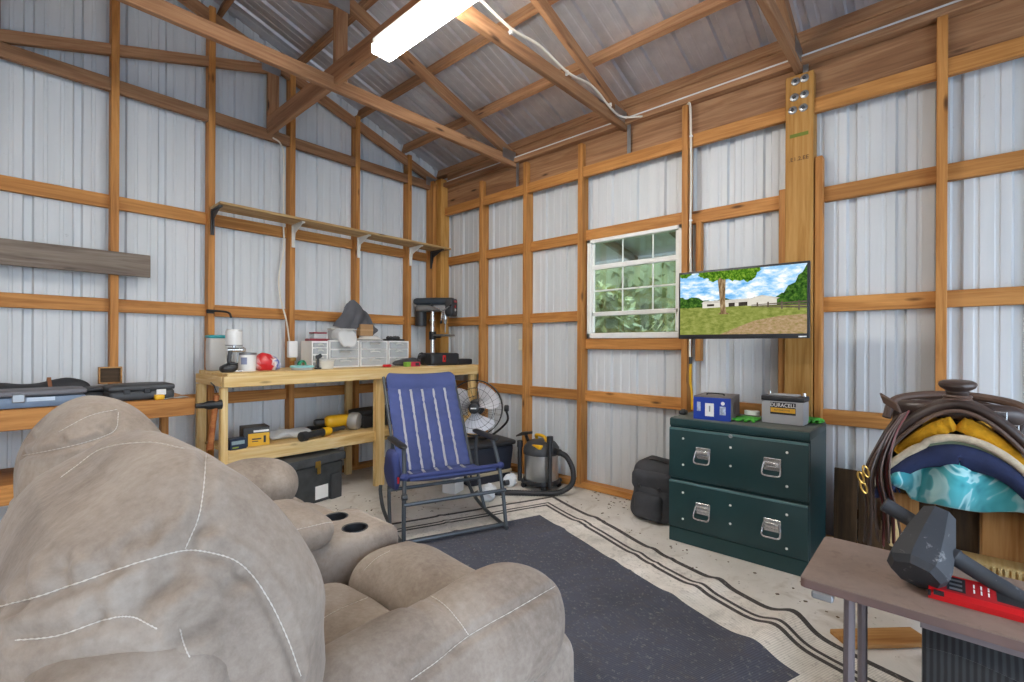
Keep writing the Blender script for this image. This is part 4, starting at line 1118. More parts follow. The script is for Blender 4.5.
# drawer units
def drawer_unit(x0, x1, h, n, cols, label, y=3.93):
    w = x1 - x0
    t = thing('drawer_unit', label, 'drawer unit', ((x0 + x1) / 2, y, BT), 0, 'white plastic drawer units on the bench')
    d = 0.2; b = MB(); s = 0.012
    b.bx((-w / 2, -d / 2, 0), (-w / 2 + s, d / 2, h)); b.bx((w / 2 - s, -d / 2, 0), (w / 2, d / 2, h))
    b.bx((-w / 2 + s, -d / 2, h - s), (w / 2 - s, d / 2, h)); b.bx((-w / 2 + s, -d / 2, 0), (w / 2 - s, d / 2, s)); b.bx((-w / 2 + s, d / 2 - 0.006, s), (w / 2 - s, d / 2, h - s))
    for k in range(1, n):
        z = h * k / n; b.bx((-w / 2 + s, -d / 2, z - 0.004), (w / 2 - s, d / 2 - 0.006, z + 0.004))
    b.build('frame', M_whitepl, t, smooth=0)
    for k in range(n):
        z0 = h * k / n + (s if k == 0 else 0.005) + 0.001; z1 = h * (k + 1) / n - (s if k == n - 1 else 0.005) - 0.003
        b = MB(); a = w / 2 - s - 0.002
        b.bx((-a, -d / 2 - 0.004, z0), (a, -d / 2, z1)); b.bx((-a, -d / 2, z0), (a, d / 2 - 0.01, z0 + 0.003)); b.bx((-a, -d / 2, z0), (-a + 0.003, d / 2 - 0.01, z1)); b.bx((a - 0.003, -d / 2, z0), (a, d / 2 - 0.01, z1))
        dr = b.build('drawer', M_clear, t, smooth=0)
        b = MB(); b.grid(lambda u, v: ((u - 0.5) * a * 0.8, -d / 2 - 0.004 - 0.014 * math.sin(v * PI / 2), z1 - 0.004 - 0.012 * (1 - math.cos(v * PI / 2)) - 0.008 * (2 * u - 1) ** 2), 8, 4, 0.003); b.build('pull', M_cloudy, dr)
drawer_unit(1.785, 1.925, 0.225, 4, 1, 'narrow white drawer unit with small clear drawers, leftmost on the bench')
drawer_unit(1.935, 2.215, 0.235, 3, 1, 'white three drawer unit with a plastic bag on its top')
drawer_unit(2.225, 2.505, 0.235, 3, 1, 'white three drawer unit under the white tray and cardboard')
drawer_unit(2.515, 2.74, 0.235, 3, 1, 'white drawer unit below the small dark tray, nearest the drill press')
DT = BT + 0.236
t = thing('organizer_box', 'small clear box with red lid and base on the narrow drawer unit', 'box', (1.87, 3.91, BT + 0.2255))
b = MB(); b.bx((-0.085, -0.05, 0), (0.085, 0.05, 0.02), 0.003, 1); b.build('base', plain('dark_red', C('8c2b36'), 0.4), t)
b = MB(); b.bx((-0.05, -0.045, 0.02), (0.06, 0.045, 0.062), 0.003, 1); b.build('body', M_clear, t)
b = MB(); b.bx((-0.052, -0.047, 0.062), (0.062, 0.047, 0.075), 0.003, 1); b.build('lid', plain('dark_red_lid', C('8c2b36'), 0.4), t)
t = thing('plastic_bag', 'clear plastic bag bulging over the front of a white drawer unit', 'bag', (2.07, 3.83, DT + 0.006))
b = MB(); b.puff((0, 0.0, 0.035), (0.085, 0.10, 0.045), (0.05, 0.05, 0.04), (18, 16, 10), (0, 0, 0), lambda p: V((p[0], p[1], (p[2] if p[1] > -0.045 else p[2] - 1.6 * (-0.045 - p[1]) - 0.0) + wr(V(p), 0.016, 24)))); b.build('bag_body', clear_mat('thin_bag', C('eceeee'), 0.55), t, smooth=60)
t = thing('storage_bin', 'clear shoebox bin standing behind the plastic bag', 'bin', (2.12, 3.955, DT))
b = MB(); b.puff((0, 0, 0.045), (0.12, 0.04, 0.045), (0.012, 0.012, 0.01), (8, 6, 6)); b.build('body', M_clear, t, smooth=60)
b = MB(); b.puff((0, 0, 0.097), (0.125, 0.044, 0.008), (0.012, 0.012, 0.006), (8, 6, 4)); b.build('lid', M_cloudy, t, smooth=60)
t = thing('plastic_tray', 'wide white plastic tray lying on a drawer unit', 'tray', (2.35, 3.90, DT))
b = MB(); b.lathe([(0.0, 0.0), (0.10, 0.0), (0.145, 0.012), (0.15, 0.012), (0.09, 0.04), (0, 0.042)], (0, 0, 0), seg=24, sy=0.62); b.build('shell', M_whitepl, t, smooth=50)
b = MB(); b.lathe([(0.151, 0.008), (0.156, 0.011), (0.151, 0.014)], (0, 0, 0), seg=24, sy=0.62, cap=False); b.build('rim', M_white, t)
t = thing('cardboard_box', 'small brown cardboard box on the white tray', 'box', (2.33, 3.93, DT + 0.043))
b = MB(); b.bx((-0.065, -0.03, 0), (0.065, 0.03, 0.105), 0.002, 1); b.build('carton', M_card, t, smooth=0)
b = MB(); b.bx((-0.066, -0.031, 0.045), (0.066, 0.031, 0.06)); b.build('tape', plain('carton_tape', C('b08c64'), 0.4), t, smooth=0)
# dark hat / cover hung on the stud
t = thing('cloth_cover', 'dark grey cloth cover hung over the stud above the drawer units', 'cloth', (2.27, 4.03, 1.34))
def hood(u, v):
    a = (u - 0.5) * 2
    top = 0.275 - 0.07 * abs(a + 0.1) ** 2.2
    z = top * (1 - v) + v * (-0.0 + 0.03 * math.sin(a * 5))
    wdt = 0.055 + 0.115 * (v ** 0.45)
    x = a * wdt + 0.02 * math.sin(v * 5) - 0.03
    y = -0.045 - 0.055 * (1 - a * a) * math.sin(v * PI * 0.6) + 0.016 * math.sin(a * 9 + v * 4) * v
    return V((x, y, z))
M_hood = plain('dark_grey_cloth', C('54555a'), 0.85, 0, 0.15, 8, 0.1)
b = MB(); b.grid(hood, 28, 20, 0.006); b.build('front_drape', M_hood, t, smooth=60)
b = MB(); b.grid(lambda u, v: V((0.07 + 0.14 * v + 0.02 * math.sin(u * 5), -0.02 - 0.03 * math.sin(u * PI) , 0.20 - 0.16 * v - 0.08 * u + 0.02 * math.sin(v * 6))), 14, 14, 0.006); b.build('side_drape', M_hood, t, smooth=60)
t = thing('metal_tray', 'small dark tray with lumpy contents on the last drawer unit', 'tray', (2.62, 3.9, DT))
b = MB(); b.puff((0, 0, 0.009), (0.095, 0.06, 0.009), (0.02, 0.02, 0.008), (10, 8, 4)); b.build('base', M_blackm, t, smooth=60)
b = MB(); b.puff((-0.01, 0, 0.028), (0.06, 0.04, 0.014), (0.02, 0.02, 0.012), (12, 10, 6), (0, 0, 0), lambda p: V(p) + V((0, 0, wr(V(p), 0.012, 40)))); b.build('contents', M_dgrey, t, smooth=60)
# small things at the bench edge
t = thing('screwdriver', 'red handled screwdriver lying at the bench edge below the drawers', 'screwdriver', (2.37, 3.62, BT + 0.012))
b = MB(); b.lathe([(0.006, 0), (0.012, 0.008), (0.011, 0.05), (0.013, 0.075), (0.008, 0.085)], (-0.05, 0, 0), (1, 0.05, 0), 12); b.build('handle', M_red, t)
b = MB(); b.cyl((0.035, 0.004, 0), (0.13, 0.009, -0.004), 0.0035); b.build('shaft', M_zinc, t)
t = thing('carton', 'small green and red carton beside the black saw case', 'box', (2.60, 3.58, BT))
b = MB(); b.bx((-0.075, -0.025, 0), (0.075, 0.025, 0.042), 0.002, 1); b.build('box', plain('carton_red', C('c0304a'), 0.5), t, smooth=0)
b = MB(); b.bx((-0.0755, -0.0255, -0.0), (-0.03, 0.0255, 0.0425)); b.build('green_end', plain('carton_green', C('7fb23a'), 0.5), t, smooth=0)
b = MB(); b.bx((0.02, -0.0258, 0.008), (0.06, -0.025, 0.034)); b.build('print', M_black, t, smooth=0)
# long black handsaw style tool and power tool case with red latch
t = thing('reciprocating_saw', 'long black power saw lying on the bench left of its red latched case', 'saw', (2.70, 3.72, BT))
b = MB(); b.puff((-0.06, 0, 0.04), (0.15, 0.04, 0.038), (0.1, 0.035, 0.034), (22, 12, 10), (0, 0, 0), lambda p: V((p[0], p[1], 0.0 + p[2] * (1 - 0.5 * max(0, -p[0] * 4) * 0.8)))); b.build('body', M_dgrey, t, smooth=180)
b = MB(); b.tube(smooth_path([(0.06, 0, 0.04), (0.10, 0, 0.085), (0.15, 0, 0.09), (0.18, 0, 0.05), (0.16, 0, 0.015)]), 0.016, 10); b.build('handle', M_black, t)
b = MB(); b.tube(smooth_path([(0.11, -0.02, 0.095), (0.10, -0.03, 0.12), (0.06, -0.035, 0.11), (0.04, -0.035, 0.06), (0.05, -0.04, 0.02)]), 0.006, 6); b.build('power_cord', M_rubber, t)
t = thing('tool_case', 'black power tool case with a red latch at the right bench end', 'case', (3.02, 3.70, BT), math.radians(-6))
b = MB(); b.puff((0, 0, 0.06), (0.165, 0.11, 0.06), (0.02, 0.02, 0.02), (12, 10, 8)); b.build('shell', M_black, t, smooth=60)
b = MB(); b.puff((0.25, 0.0, 0.03), (0.10, 0.08, 0.03), (0.015, 0.015, 0.012), (8, 8, 6)); b.build('battery_tray', M_black, t, smooth=60)
b = MB(); b.box((-0.02, -0.112, 0.065), (0.035, 0.012, 0.065), None, 0.006, 2); b.build('latch', M_red, t, label='red latch')
b = MB(); b.box((-0.02, -0.119, 0.065), (0.012, 0.004, 0.03), None, 0.001, 1); b.build('latch_badge', M_black, t)
t = thing('paper_scrap', 'white paper scrap in front of the black tool case', 'paper', (2.82, 3.57, BT))
b = MB(); b.grid(lambda u, v: (u * 0.1 - 0.05, v * 0.04 - 0.02, 0.002 + 0.004 * math.sin(u * 5 + v * 2) ** 2), 8, 4, 0.0008); b.build('sheet', M_white, t)
# drill press
t = thing('drill_press', 'benchtop drill press with a dark head in the corner', 'drill press', (3.15, 3.98, BT), math.radians(-58))
M_dp = plain('drill_press_blue_grey', C('303a44'), 0.4, 0.1, 0.12)
b = MB(); b.puff((0.0, 0, 0.018), (0.14, 0.09, 0.018), (0.02, 0.02, 0.012), (8, 8, 4)); b.build('base', M_dp, t, smooth=60)
b = MB(); b.cyl((0, 0, 0.03), (0, 0, 0.60), 0.022, None, 18); b.build('column', M_zinc, t)
b = MB(); b.puff((0.03, 0, 0.655), (0.22, 0.085, 0.035), (0.03, 0.03, 0.03), (16, 10, 8), (0, 0, 0.006)); b.build('belt_cover', M_dp, t, smooth=60)
b = MB(); b.puff((0.035, 0, 0.585), (0.20, 0.08, 0.035), (0.02, 0.02, 0.02), (10, 8, 6)); b.build('head_casting', M_galv, t, smooth=60)
b = MB(); b.puff((0.205, 0, 0.595), (0.045, 0.088, 0.095), (0.02, 0.02, 0.03), (8, 10, 10)); fr = b.build('front_panel', M_black, t, smooth=60)
b = MB(); b.box((0.252, 0.0, 0.655), (0.004, 0.10, 0.022)); b.build('badge', M_red, t, smooth=0, label='red badge')
for z, rr_ in ((0.60, 0.016), (0.565, 0.013)):
    b = MB(); b.cyl((0.248, -0.01, z), (0.256, -0.01, z), rr_, None, 14); b.build('switch', M_red if z > 0.59 else M_whitepl, t)
b = MB(); b.cyl((-0.13, 0.0, 0.40), (-0.13, 0.0, 0.60), 0.06, None, 20); b.build('motor', M_black, t)
b = MB(); b.cyl((0.14, 0, 0.47), (0.14, 0, 0.56), 0.028, 0.035, 16); b.cyl((0.14, 0, 0.42), (0.14, 0, 0.47), 0.012, 0.024, 12); b.build('chuck', M_zinc, t)
b = MB(); b.cyl((0.14, 0, 0.33), (0.14, 0, 0.43), 0.004, None, 8); b.build('drill_bit', M_galv, t)
for an in (0.5, 2.6, 4.7):
    c = V((0.14, -0.09, 0.55)); d = V((math.cos(an), -0.35, math.sin(an))).normalized()
    b = MB(); b.tube([c, c + d * 0.11], 0.006, 8); h = b.build('feed_handle', M_zinc, t)
    b = MB(); b.lathe([(0.008, 0), (0.014, 0.012), (0.013, 0.03), (0.005, 0.036)], c + d * 0.105, d, 12); b.build('knob', M_black, h)
b = MB(); b.puff((0.13, 0, 0.30), (0.10, 0.09, 0.010), (0.02, 0.02, 0.008), (8, 8, 3)); b.build('work_table', M_galv, t, smooth=60)
b = MB(); b.cyl((0, 0, 0.255), (0, 0, 0.34), 0.036, None, 16); b.box((0.05, 0, 0.288), (0.09, 0.03, 0.03)); b.build('table_bracket', M_blackm, t)
b = MB(); b.cyl((0, 0, 0.45), (0, 0, 0.47), 0.033, None, 16); b.build('collar', M_zinc, t)

# ------------------------------------------------------------------ on the lower shelf
t = thing('carton', 'dark blue printed carton at the left end of the lower shelf', 'box', (1.165, 3.65, LSH), 0.1)
b = MB(); b.bx((-0.055, -0.04, 0), (0.055, 0.04, 0.075), 0.002, 1); b.build('box', plain('carton_navy', C('26344a'), 0.4), t, smooth=0)
b = MB(); b.bx((-0.045, -0.0408, 0.035), (0.04, -0.04, 0.06)); b.build('print', plain('carton_print', C('8ea3a8'), 0.5), t, smooth=0)
b = MB(); b.bx((-0.04, -0.0408, 0.01), (0.0, -0.04, 0.02)); b.build('print', plain('carton_lime', C('8a9a3a'), 0.5), t, smooth=0)
t = thing('carton', 'yellow and black tool carton on the lower shelf', 'box', (1.31, 3.72, LSH), -0.15)
b = MB(); b.bx((-0.085, -0.075, 0), (0.085, 0.075, 0.135), 0.002, 1); b.build('box', plain('carton_black', C('2b2a28'), 0.4), t, smooth=0)
b = MB(); b.bx((-0.055, -0.0758, 0.0), (0.0855, -0.07, 0.09)); b.bx((0.08, -0.0758, 0.0), (0.0858, 0.0758, 0.09)); b.build('yellow_panel', M_yellow, t, smooth=0)
b = MB(); b.bx((-0.02, -0.0764, 0.098), (0.08, -0.075, 0.112)); b.build('print', M_whitepl, t, smooth=0)
b = MB(); b.bx((-0.03, -0.0768, 0.045), (0.03, -0.0755, 0.055)); b.bx((-0.03, -0.0768, 0.03), (0.01, -0.0755, 0.036)); b.bx((0.045, -0.0768, 0.02), (0.06, -0.0755, 0.07)); b.build('print', M_black, t, smooth=0)
t = thing('plastic_sheet', 'crumpled clear plastic bag lying on the lower shelf', 'bag', (1.60, 3.80, LSH))
b = MB(); b.puff((0, 0, 0.03), (0.16, 0.09, 0.03), (0.1, 0.08, 0.028), (24, 16, 8), (0, 0, 0), lambda p: V((p[0], p[1], max(0.001, p[2] + wr(V(p), 0.025, 16))))); b.build('film', clear_mat('cloudy_film', C('d4d9dc'), 0.8), t, smooth=50)
t = thing('angle_grinder', 'black and yellow grinder lying on the lower shelf', 'grinder', (1.78, 3.63, LSH + 0.037), 0.35)
b = MB(); b.lathe([(0.018, -0.16), (0.026, -0.15), (0.026, -0.02), (0.034, 0.0)], (0, 0, 0), (1, 0.0, 0.0), 16); b.build('handle', M_black, t)
b = MB(); b.lathe([(0.034, 0.0), (0.036, 0.02), (0.034, 0.07), (0.03, 0.08)], (0, 0, 0), (1, 0, 0), 16); b.build('collar', M_yellow, t, label='yellow collar')
b = MB(); b.lathe([(0.027, -0.22), (0.036, -0.215), (0.036, -0.165), (0.02, -0.155)], (0, 0, 0), (1, 0, 0), 14); b.build('gear_head', M_black, t)
b = MB(); b.lathe([(0.02, 0.08), (0.016, 0.24), (0.012, 0.25)], (0, 0, 0), (1, 0, 0.0), 12); b.build('nose', M_dgrey, t)
t = thing('nail_gun', 'yellow power tool with a big grey round end on the lower shelf', 'power tool', (2.045, 3.80, LSH + 0.078), -0.2)
b = MB(); b.puff((-0.04, 0, 0.005), (0.11, 0.055, 0.05), (0.04, 0.04, 0.04), (14, 10, 10)); b.build('body', M_yellow, t, smooth=60)
b = MB(); b.lathe([(0.05, 0), (0.07, 0.006), (0.074, 0.02), (0.074, 0.07), (0.066, 0.085), (0, 0.088)], (0.05, -0.02, 0.0), (0.75, -0.65, -0.05), 24); b.build('end_cap', plain('grey_cap', C('a2a2a0'), 0.4, 0.2), t, smooth=40, label='round grey end cap')
b = MB(); b.puff((-0.13, 0.03, 0.0), (0.10, 0.03, 0.028), (0.02, 0.02, 0.02), (10, 6, 6)); b.build('magazine', M_black, t, smooth=60)
b = MB(); b.box((-0.05, 0.0, -0.06), (0.12, 0.06, 0.028), None, 0.008, 2); b.build('battery', M_black, t)
t = thing('bolt_cutter', 'black long handled tool lying behind the plastic bag on the lower shelf', 'tool', (1.80, 3.93, LSH + 0.018), 0.12)
b = MB(); b.tube([(-0.28, 0.02, 0), (0.0, 0.0, 0.0), (0.2, 0.03, 0.0)], 0.014, 8); b.tube([(-0.28, -0.05, 0), (0.0, 0.0, 0.014), (0.2, 0.03, 0.0)], 0.014, 8); b.build('handles', M_black, t)
b = MB(); b.box((0.24, 0.035, 0), (0.12, 0.05, 0.02), None, 0.006, 1); b.build('jaws', M_dgrey, t)
t = thing('tool_box', 'low black plastic tool box on the lower shelf behind the bench leg', 'tool box', (2.42, 3.84, LSH), 0.05)
b = MB(); b.puff((0, 0, 0.055), (0.24, 0.12, 0.055), (0.02, 0.02, 0.02), (12, 8, 6)); b.build('body', M_black, t, smooth=60)
b = MB(); b.puff((0, 0, 0.13), (0.245, 0.125, 0.025), (0.02, 0.02, 0.02), (12, 8, 4), (0, 0, 0.01)); b.build('lid', M_black, t, smooth=60)
b = MB(); b.box((0.02, -0.122, 0.10), (0.05, 0.012, 0.04), None, 0.004, 1); b.build('latch', M_dgrey, t)
b = MB(); b.box((0.16, -0.1215, 0.06), (0.02, 0.004, 0.025)); b.build('sticker', plain('lime_sticker', C('9ab43c'), 0.5), t, smooth=0)
# toolbox on the floor
t = thing('tool_box', 'big scuffed black tool box with a brass latch on the floor under the bench', 'tool box', (1.66, 3.62, 0.0), math.radians(10))
b = MB(); b.puff((0, 0, 0.145), (0.235, 0.125, 0.145), (0.015, 0.015, 0.015), (12, 8, 8), (0, 0, 0), lambda p: V((p[0] * (0.92 + 0.28 * p[2]), p[1] * (0.92 + 0.28 * p[2]), p[2]))); b.build('body', plain('scuffed_black', C('3a3d3e'), 0.55, 0, 0.35, 14), t, smooth=60)
b = MB(); b.puff((0, 0, 0.325), (0.25, 0.14, 0.035), (0.015, 0.015, 0.015), (12, 8, 4)); b.build('lid', plain('scuffed_lid', C('45484a'), 0.55, 0, 0.3, 14), t, smooth=60)
b = MB(); b.box((-0.01, -0.141, 0.30), (0.045, 0.012, 0.05), None, 0.004, 1); b.box((-0.0, -0.138, 0.25), (0.03, 0.012, 0.05), None, 0.004, 1); b.build('latch', plain('brass', C('9a7c3a'), 0.4, 0.7), t, label='brass latch')
b = MB(); b.bx((-0.02, -0.125, 0.03), (0.09, -0.12, 0.13)); b.build('label', M_whitepl, t, smooth=0)
b = MB(); b.puff((0.16, -0.10, 0.10), (0.05, 0.04, 0.10), (0.01, 0.01, 0.01), (4, 4, 4)); b.build('corner_foot', M_dgrey, t, smooth=60)

# ------------------------------------------------------------------ things on the low ledge at left
LT = 0.8555
t = thing('tool_case', 'flat blue grey tool case with two latches on the low ledge', 'case', (0.08, 3.74, LT))
M_bgp = plain('blue_grey_plastic', C('6b7d94'), 0.4, 0, 0.15); M_gl = plain('grey_lid_plastic', C('6a6a70'), 0.5, 0, 0.1)
b = MB(); b.puff((0, 0, 0.03), (0.30, 0.115, 0.03), (0.015, 0.015, 0.012), (14, 8, 4)); b.build('base', M_bgp, t, smooth=60)
b = MB(); b.puff((0, 0.0, 0.078), (0.305, 0.12, 0.018), (0.02, 0.02, 0.014), (14, 8, 4)); b.build('lid', M_gl, t, smooth=60)
for x in (-0.13, 0.03):
    b = MB(); b.box((x, -0.118, 0.055), (0.05, 0.014, 0.045), None, 0.004, 1); b.build('latch', M_galv, t)
b = MB(); b.bx((0.06, -0.1165, 0.035), (0.17, -0.114, 0.056)); b.build('label', plain('pale_blue_label', C('b3c2d2'), 0.5), t, smooth=0)
t = thing('rifle_case', 'long soft black zipped case lying behind the blue grey case', 'case', (-0.02, 4.02, LT + 0.004))
b = MB(); b.puff((0, 0, 0.06), (0.46, 0.075, 0.06), (0.06, 0.06, 0.05), (40, 10, 8), (0, 0, 0.01), lambda p: V((p[0], p[1], p[2] * (0.8 + 0.35 * math.exp(-((p[0] + 0.14) / 0.16) ** 2) + 0.25 * math.exp(-((p[0] - 0.36) / 0.1) ** 2)) + (wr(V(p), 0.006, 12) if p[2] > 0.05 else 0.001)))); b.build('body', M_rubber, t, smooth=180)
b = MB(); b.strap([(0.27, -0.082, 0.02), (0.27, -0.08, 0.09), (0.27, 0, 0.135), (0.27, 0.08, 0.09)], 0.018, 0.006, (1, 0, 0)); b.build('strap', plain('tan_strap', C('8a5a3c'), 0.7), t)
t = thing('tool_case', 'black hard case with a white label on the right of the low ledge', 'case', (0.645, 3.76, LT))
b = MB(); b.puff((0, 0, 0.03), (0.165, 0.11, 0.03), (0.02, 0.02, 0.012), (12, 8, 4)); b.build('base', M_dgrey, t, smooth=60)
b = MB(); b.puff((0, 0, 0.076), (0.168, 0.113, 0.02), (0.02, 0.02, 0.015), (12, 8, 4), (0, 0, 0.008)); b.build('lid', M_dgrey, t, smooth=60)
b = MB(); b.box((0.09, -0.112, 0.045), (0.05, 0.008, 0.035), None, 0.003, 1); b.build('label', M_whitepl, t)
for x in (-0.08, 0.02):
    b = MB(); b.box((x, -0.113, 0.058), (0.035, 0.012, 0.03), None, 0.004, 1); b.build('latch', M_black, t)
t = thing('tool_case', 'small flat dark case behind the labelled black case on the low ledge', 'case', (0.50, 3.98, LT))
b = MB(); b.puff((0, 0, 0.025), (0.12, 0.08, 0.025), (0.02, 0.02, 0.012), (8, 8, 4)); b.build('base', M_black, t, smooth=60)
b = MB(); b.puff((0, 0, 0.064), (0.122, 0.082, 0.014), (0.02, 0.02, 0.01), (8, 8, 4)); b.build('lid', M_dgrey, t, smooth=60)
t = thing('wooden_box', 'small open wooden box tipped on its side on the low ledge', 'box', (0.545, 4.085, LT + 0.08), 0)
W_box = W_rack
for nm, p, s in (('back', (0, 0.018, 0.06), (0.12, 0.008, 0.11)), ('side', (-0.056, 0, 0.06), (0.008, 0.036, 0.11)), ('side', (0.056, 0, 0.06), (0.008, 0.036, 0.11)), ('side', (0, 0, 0.111), (0.12, 0.036, 0.008)), ('side', (0, 0, 0.009), (0.12, 0.036, 0.008))):
    b = MB(); b.box((0, 0, 0), s); o = b.build(nm + '_board', W_rackd if nm == 'back' else W_box, t, loc=p, smooth=0)
t = thing('tape_measure', 'small yellow tape measure in front of the labelled black case', 'tape measure', (0.72, 3.62, LT))
b = MB(); b.puff((0, 0, 0.016), (0.026, 0.016, 0.016), (0.008, 0.006, 0.008), (6, 6, 6)); b.build('body', M_yellow, t, smooth=60)
b = MB(); b.box((0.03, -0.004, 0.004), (0.012, 0.01, 0.003)); b.build('tab', M_zinc, t, smooth=0)
t = thing('paper_scrap', 'pale paint-spattered scrap at the right tip of the low ledge', 'scrap', (0.82, 3.66, LT))
b = MB(); b.grid(lambda u, v: (u * 0.12 - 0.06, v * 0.07 - 0.035, 0.003 + 0.004 * math.sin(u * 6) ** 2), 8, 4, 0.001); b.build('sheet', M_cloudy, t)
# hanging sledge hammer
t = thing('hammer', 'wooden handled black hammer hung head up between ledge and bench', 'hammer', (1.0, 3.50, 0.45))
A = onY(217, 398, 3.5) - V((1.0, 3.5, 0.45)); B_ = onY(211, 452, 3.5) - V((1.0, 3.5, 0.45))
b = MB(); b.tube([A, A * 0.75 + B_ * 0.25, A * 0.5 + B_ * 0.5, A * 0.1 + B_ * 0.9, B_], [0.018, 0.019, 0.017, 0.019, 0.024], 12); b.build('handle', W_handle, t)
H0 = onY(196, 409, 3.5) - V((1.0, 3.5, 0.45)); H1 = onY(222, 407, 3.5) - V((1.0, 3.5, 0.45))
b = MB(); b.tube([H0, H0 * 0.7 + H1 * 0.3, H0 * 0.5 + H1 * 0.5, H1], [0.016, 0.018, 0.028, 0.032], 12); b.build('head', M_blackm, t)
b = MB(); b.tube([A + V((0, 0.05, 0.06)), A + V((0, 0.12, 0.075))], 0.004, 6); b.tube([A + V((0, 0.0, 0.02)), A + V((0, 0.05, 0.06))], 0.004, 6); b.build('hanging_loop', M_rubber, t)

# ------------------------------------------------------------------ on the cabinet
CT = 0.7625
t = thing('appliance_box', 'blue printed box with grey sides at the left of the cabinet top', 'box', (3.02, 1.025, CT), math.radians(6))
# front (photo side) faces -x
b = MB(); b.bx((-0.11, -0.105, 0), (0.15, 0.105, 0.142), 0.002, 1); b.build('carton', plain('carton_grey_brown', C('6f6763'), 0.5, 0, 0.15), t, smooth=0)
b = MB(); b.bx((-0.1115, -0.1055, 0.0), (-0.108, 0.1055, 0.134)); b.build('blue_face', plain('carton_blue', C('1f3f9c'), 0.35, 0, 0.15, 4), t, smooth=0, label='blue printed face')
b = MB(); b.bx((-0.1122, -0.012, 0.022), (-0.111, 0.038, 0.10)); b.build('white_label', M_whitepl, t, smooth=0)
b = MB(); b.bx((-0.1126, 0.008, 0.05), (-0.112, 0.016, 0.085)); b.build('barcode', M_galv, t, smooth=0)
b = MB(); b.bx((-0.1122, -0.078, 0.035), (-0.111, -0.045, 0.085)); b.bx((-0.1122, 0.064, 0.05), (-0.111, 0.085, 0.105)); b.build('printed_photo', plain('print_silver', C('a8b4c8'), 0.4, 0, 0.4, 60), t, smooth=0)
b = MB(); b.lathe([(0.011, 0), (0.011, 0.001)], (-0.111, -0.062, 0.103), (-1, 0, 0), 16); b.build('round_seal', M_whitepl, t, smooth=0)
b = MB(); b.lathe([(0.038, 0), (0.038, 0.001)], (0.0, -0.105, 0.07), (0, -1, 0), 20); b.build('side_picture', plain('print_dark', C('3d3634'), 0.4, 0, 0.4, 40), t, smooth=0)
b = MB(); b.tube(smooth_path([(-0.02, 0.05, 0.142), (-0.02, 0.045, 0.151), (-0.02, 0.0, 0.154), (-0.02, -0.045, 0.151), (-0.02, -0.05, 0.142)]), 0.004, 6); b.build('carry_handle', M_black, t)
t = thing('car_battery', 'grey car battery with a black top and copper band label', 'battery', (3.10, 0.665, CT), math.radians(-2))
M_batt = plain('battery_grey', C('a3a4a6'), 0.45, 0, 0.06)
b = MB(); b.puff((0, 0, 0.065), (0.065, 0.108, 0.065), (0.008, 0.008, 0.006), (6, 8, 6)); b.build('case', M_batt, t, smooth=60)
b = MB(); b.puff((0, 0, 0.144), (0.067, 0.111, 0.016), (0.008, 0.008, 0.008), (6, 8, 4)); b.build('top_cover', M_black, t, smooth=60)
b = MB(); b.puff((0.0, 0, 0.163), (0.035, 0.075, 0.006), (0.006, 0.006, 0.005), (6, 6, 3)); b.build('carry_handle', M_batt, t, smooth=60)
for y in (-0.09, 0.09):
    b = MB(); b.cyl((0.035, y, 0.158), (0.035, y, 0.176), 0.010, 0.008, 12); b.build('terminal', M_zinc, t)
b = MB(); b.bx((-0.0662, -0.07, 0.055), (-0.0645, 0.06, 0.123)); b.build('label', M_black, t, smooth=0)
b = MB(); b.bx((-0.067, -0.068, 0.066), (-0.066, 0.058, 0.092)); b.build('copper_band', plain('copper_print', C('d9a63a'), 0.35, 0.2), t, smooth=0)
text('lettering', 'DURACELL', 0.030, M_whitepl, t, axes((0, -1, 0), (0, 0, 1), (-1, 0, 0), (-0.0666, -0.005, 0.107)), 0.0004, sx=0.88)
text('lettering', 'AUTOMOTIVE', 0.013, M_black, t, axes((0, -1, 0), (0, 0, 1), (-1, 0, 0), (-0.0674, 0.0, 0.079)), 0.0003, sx=1.0)
M_glv = plain('lime_green_cloth', C('4fae3c'), 0.7, 0, 0.2, 12)
t = thing('work_gloves', 'flattened lime green gloves lying between box and battery', 'gloves', (3.08, 0.855, CT))
b = MB()
def glovefn(p): return V((p[0], p[1], max(0.0005, p[2] + wr(V(p), 0.004, 25))))
b.puff((0.0, 0.0, 0.009), (0.075, 0.06, 0.009), (0.05, 0.04, 0.008), (14, 12, 4), (0, 0, 0.003), glovefn)
b.build('palm', M_glv, t, smooth=180)
for k, (an, ll_) in enumerate(((2.5, 0.07), (2.85, 0.085), (3.2, 0.085), (3.55, 0.07), (1.5, 0.06))):
    c = V((-0.055 if k < 4 else 0.0, 0.035 - 0.024 * k if k < 4 else 0.05, 0.009)); d = V((math.cos(an), math.sin(an) * 0.8, 0))
    b = MB(); b.tube([c, c + d * ll_ * 0.5, c + d * ll_ * 0.92, c + d * ll_], [0.011, 0.010, 0.009, 0.004], 8, flat=0.8); b.build('finger', M_glv, t, smooth=60)
t = thing('work_gloves', 'lime green glove crumpled to the right of the battery', 'gloves', (3.24, 0.545, CT))
b = MB(); b.puff((0, 0, 0.016), (0.06, 0.05, 0.016), (0.04, 0.035, 0.014), (14, 12, 6), (0, 0, 0), lambda p: V((p[0], p[1], max(0.0005, p[2] + wr(V(p), 0.012, 22))))); b.build('palm', M_glv, t, smooth=180)
for k in range(4):
    c = V((-0.05, 0.03 - 0.02 * k, 0.012)); d = V((-0.9, 0.15 - 0.12 * k, 0))
    b = MB(); b.tube([c, c + d * 0.03 + V((0, 0, 0.006)), c + d * 0.055], [0.010, 0.009, 0.005], 8, flat=0.8); b.build('finger', M_glv, t, smooth=60)
t = thing('tape_roll', 'white roll of tape lying on the green gloves', 'roll', (3.13, 0.85, CT + 0.026))
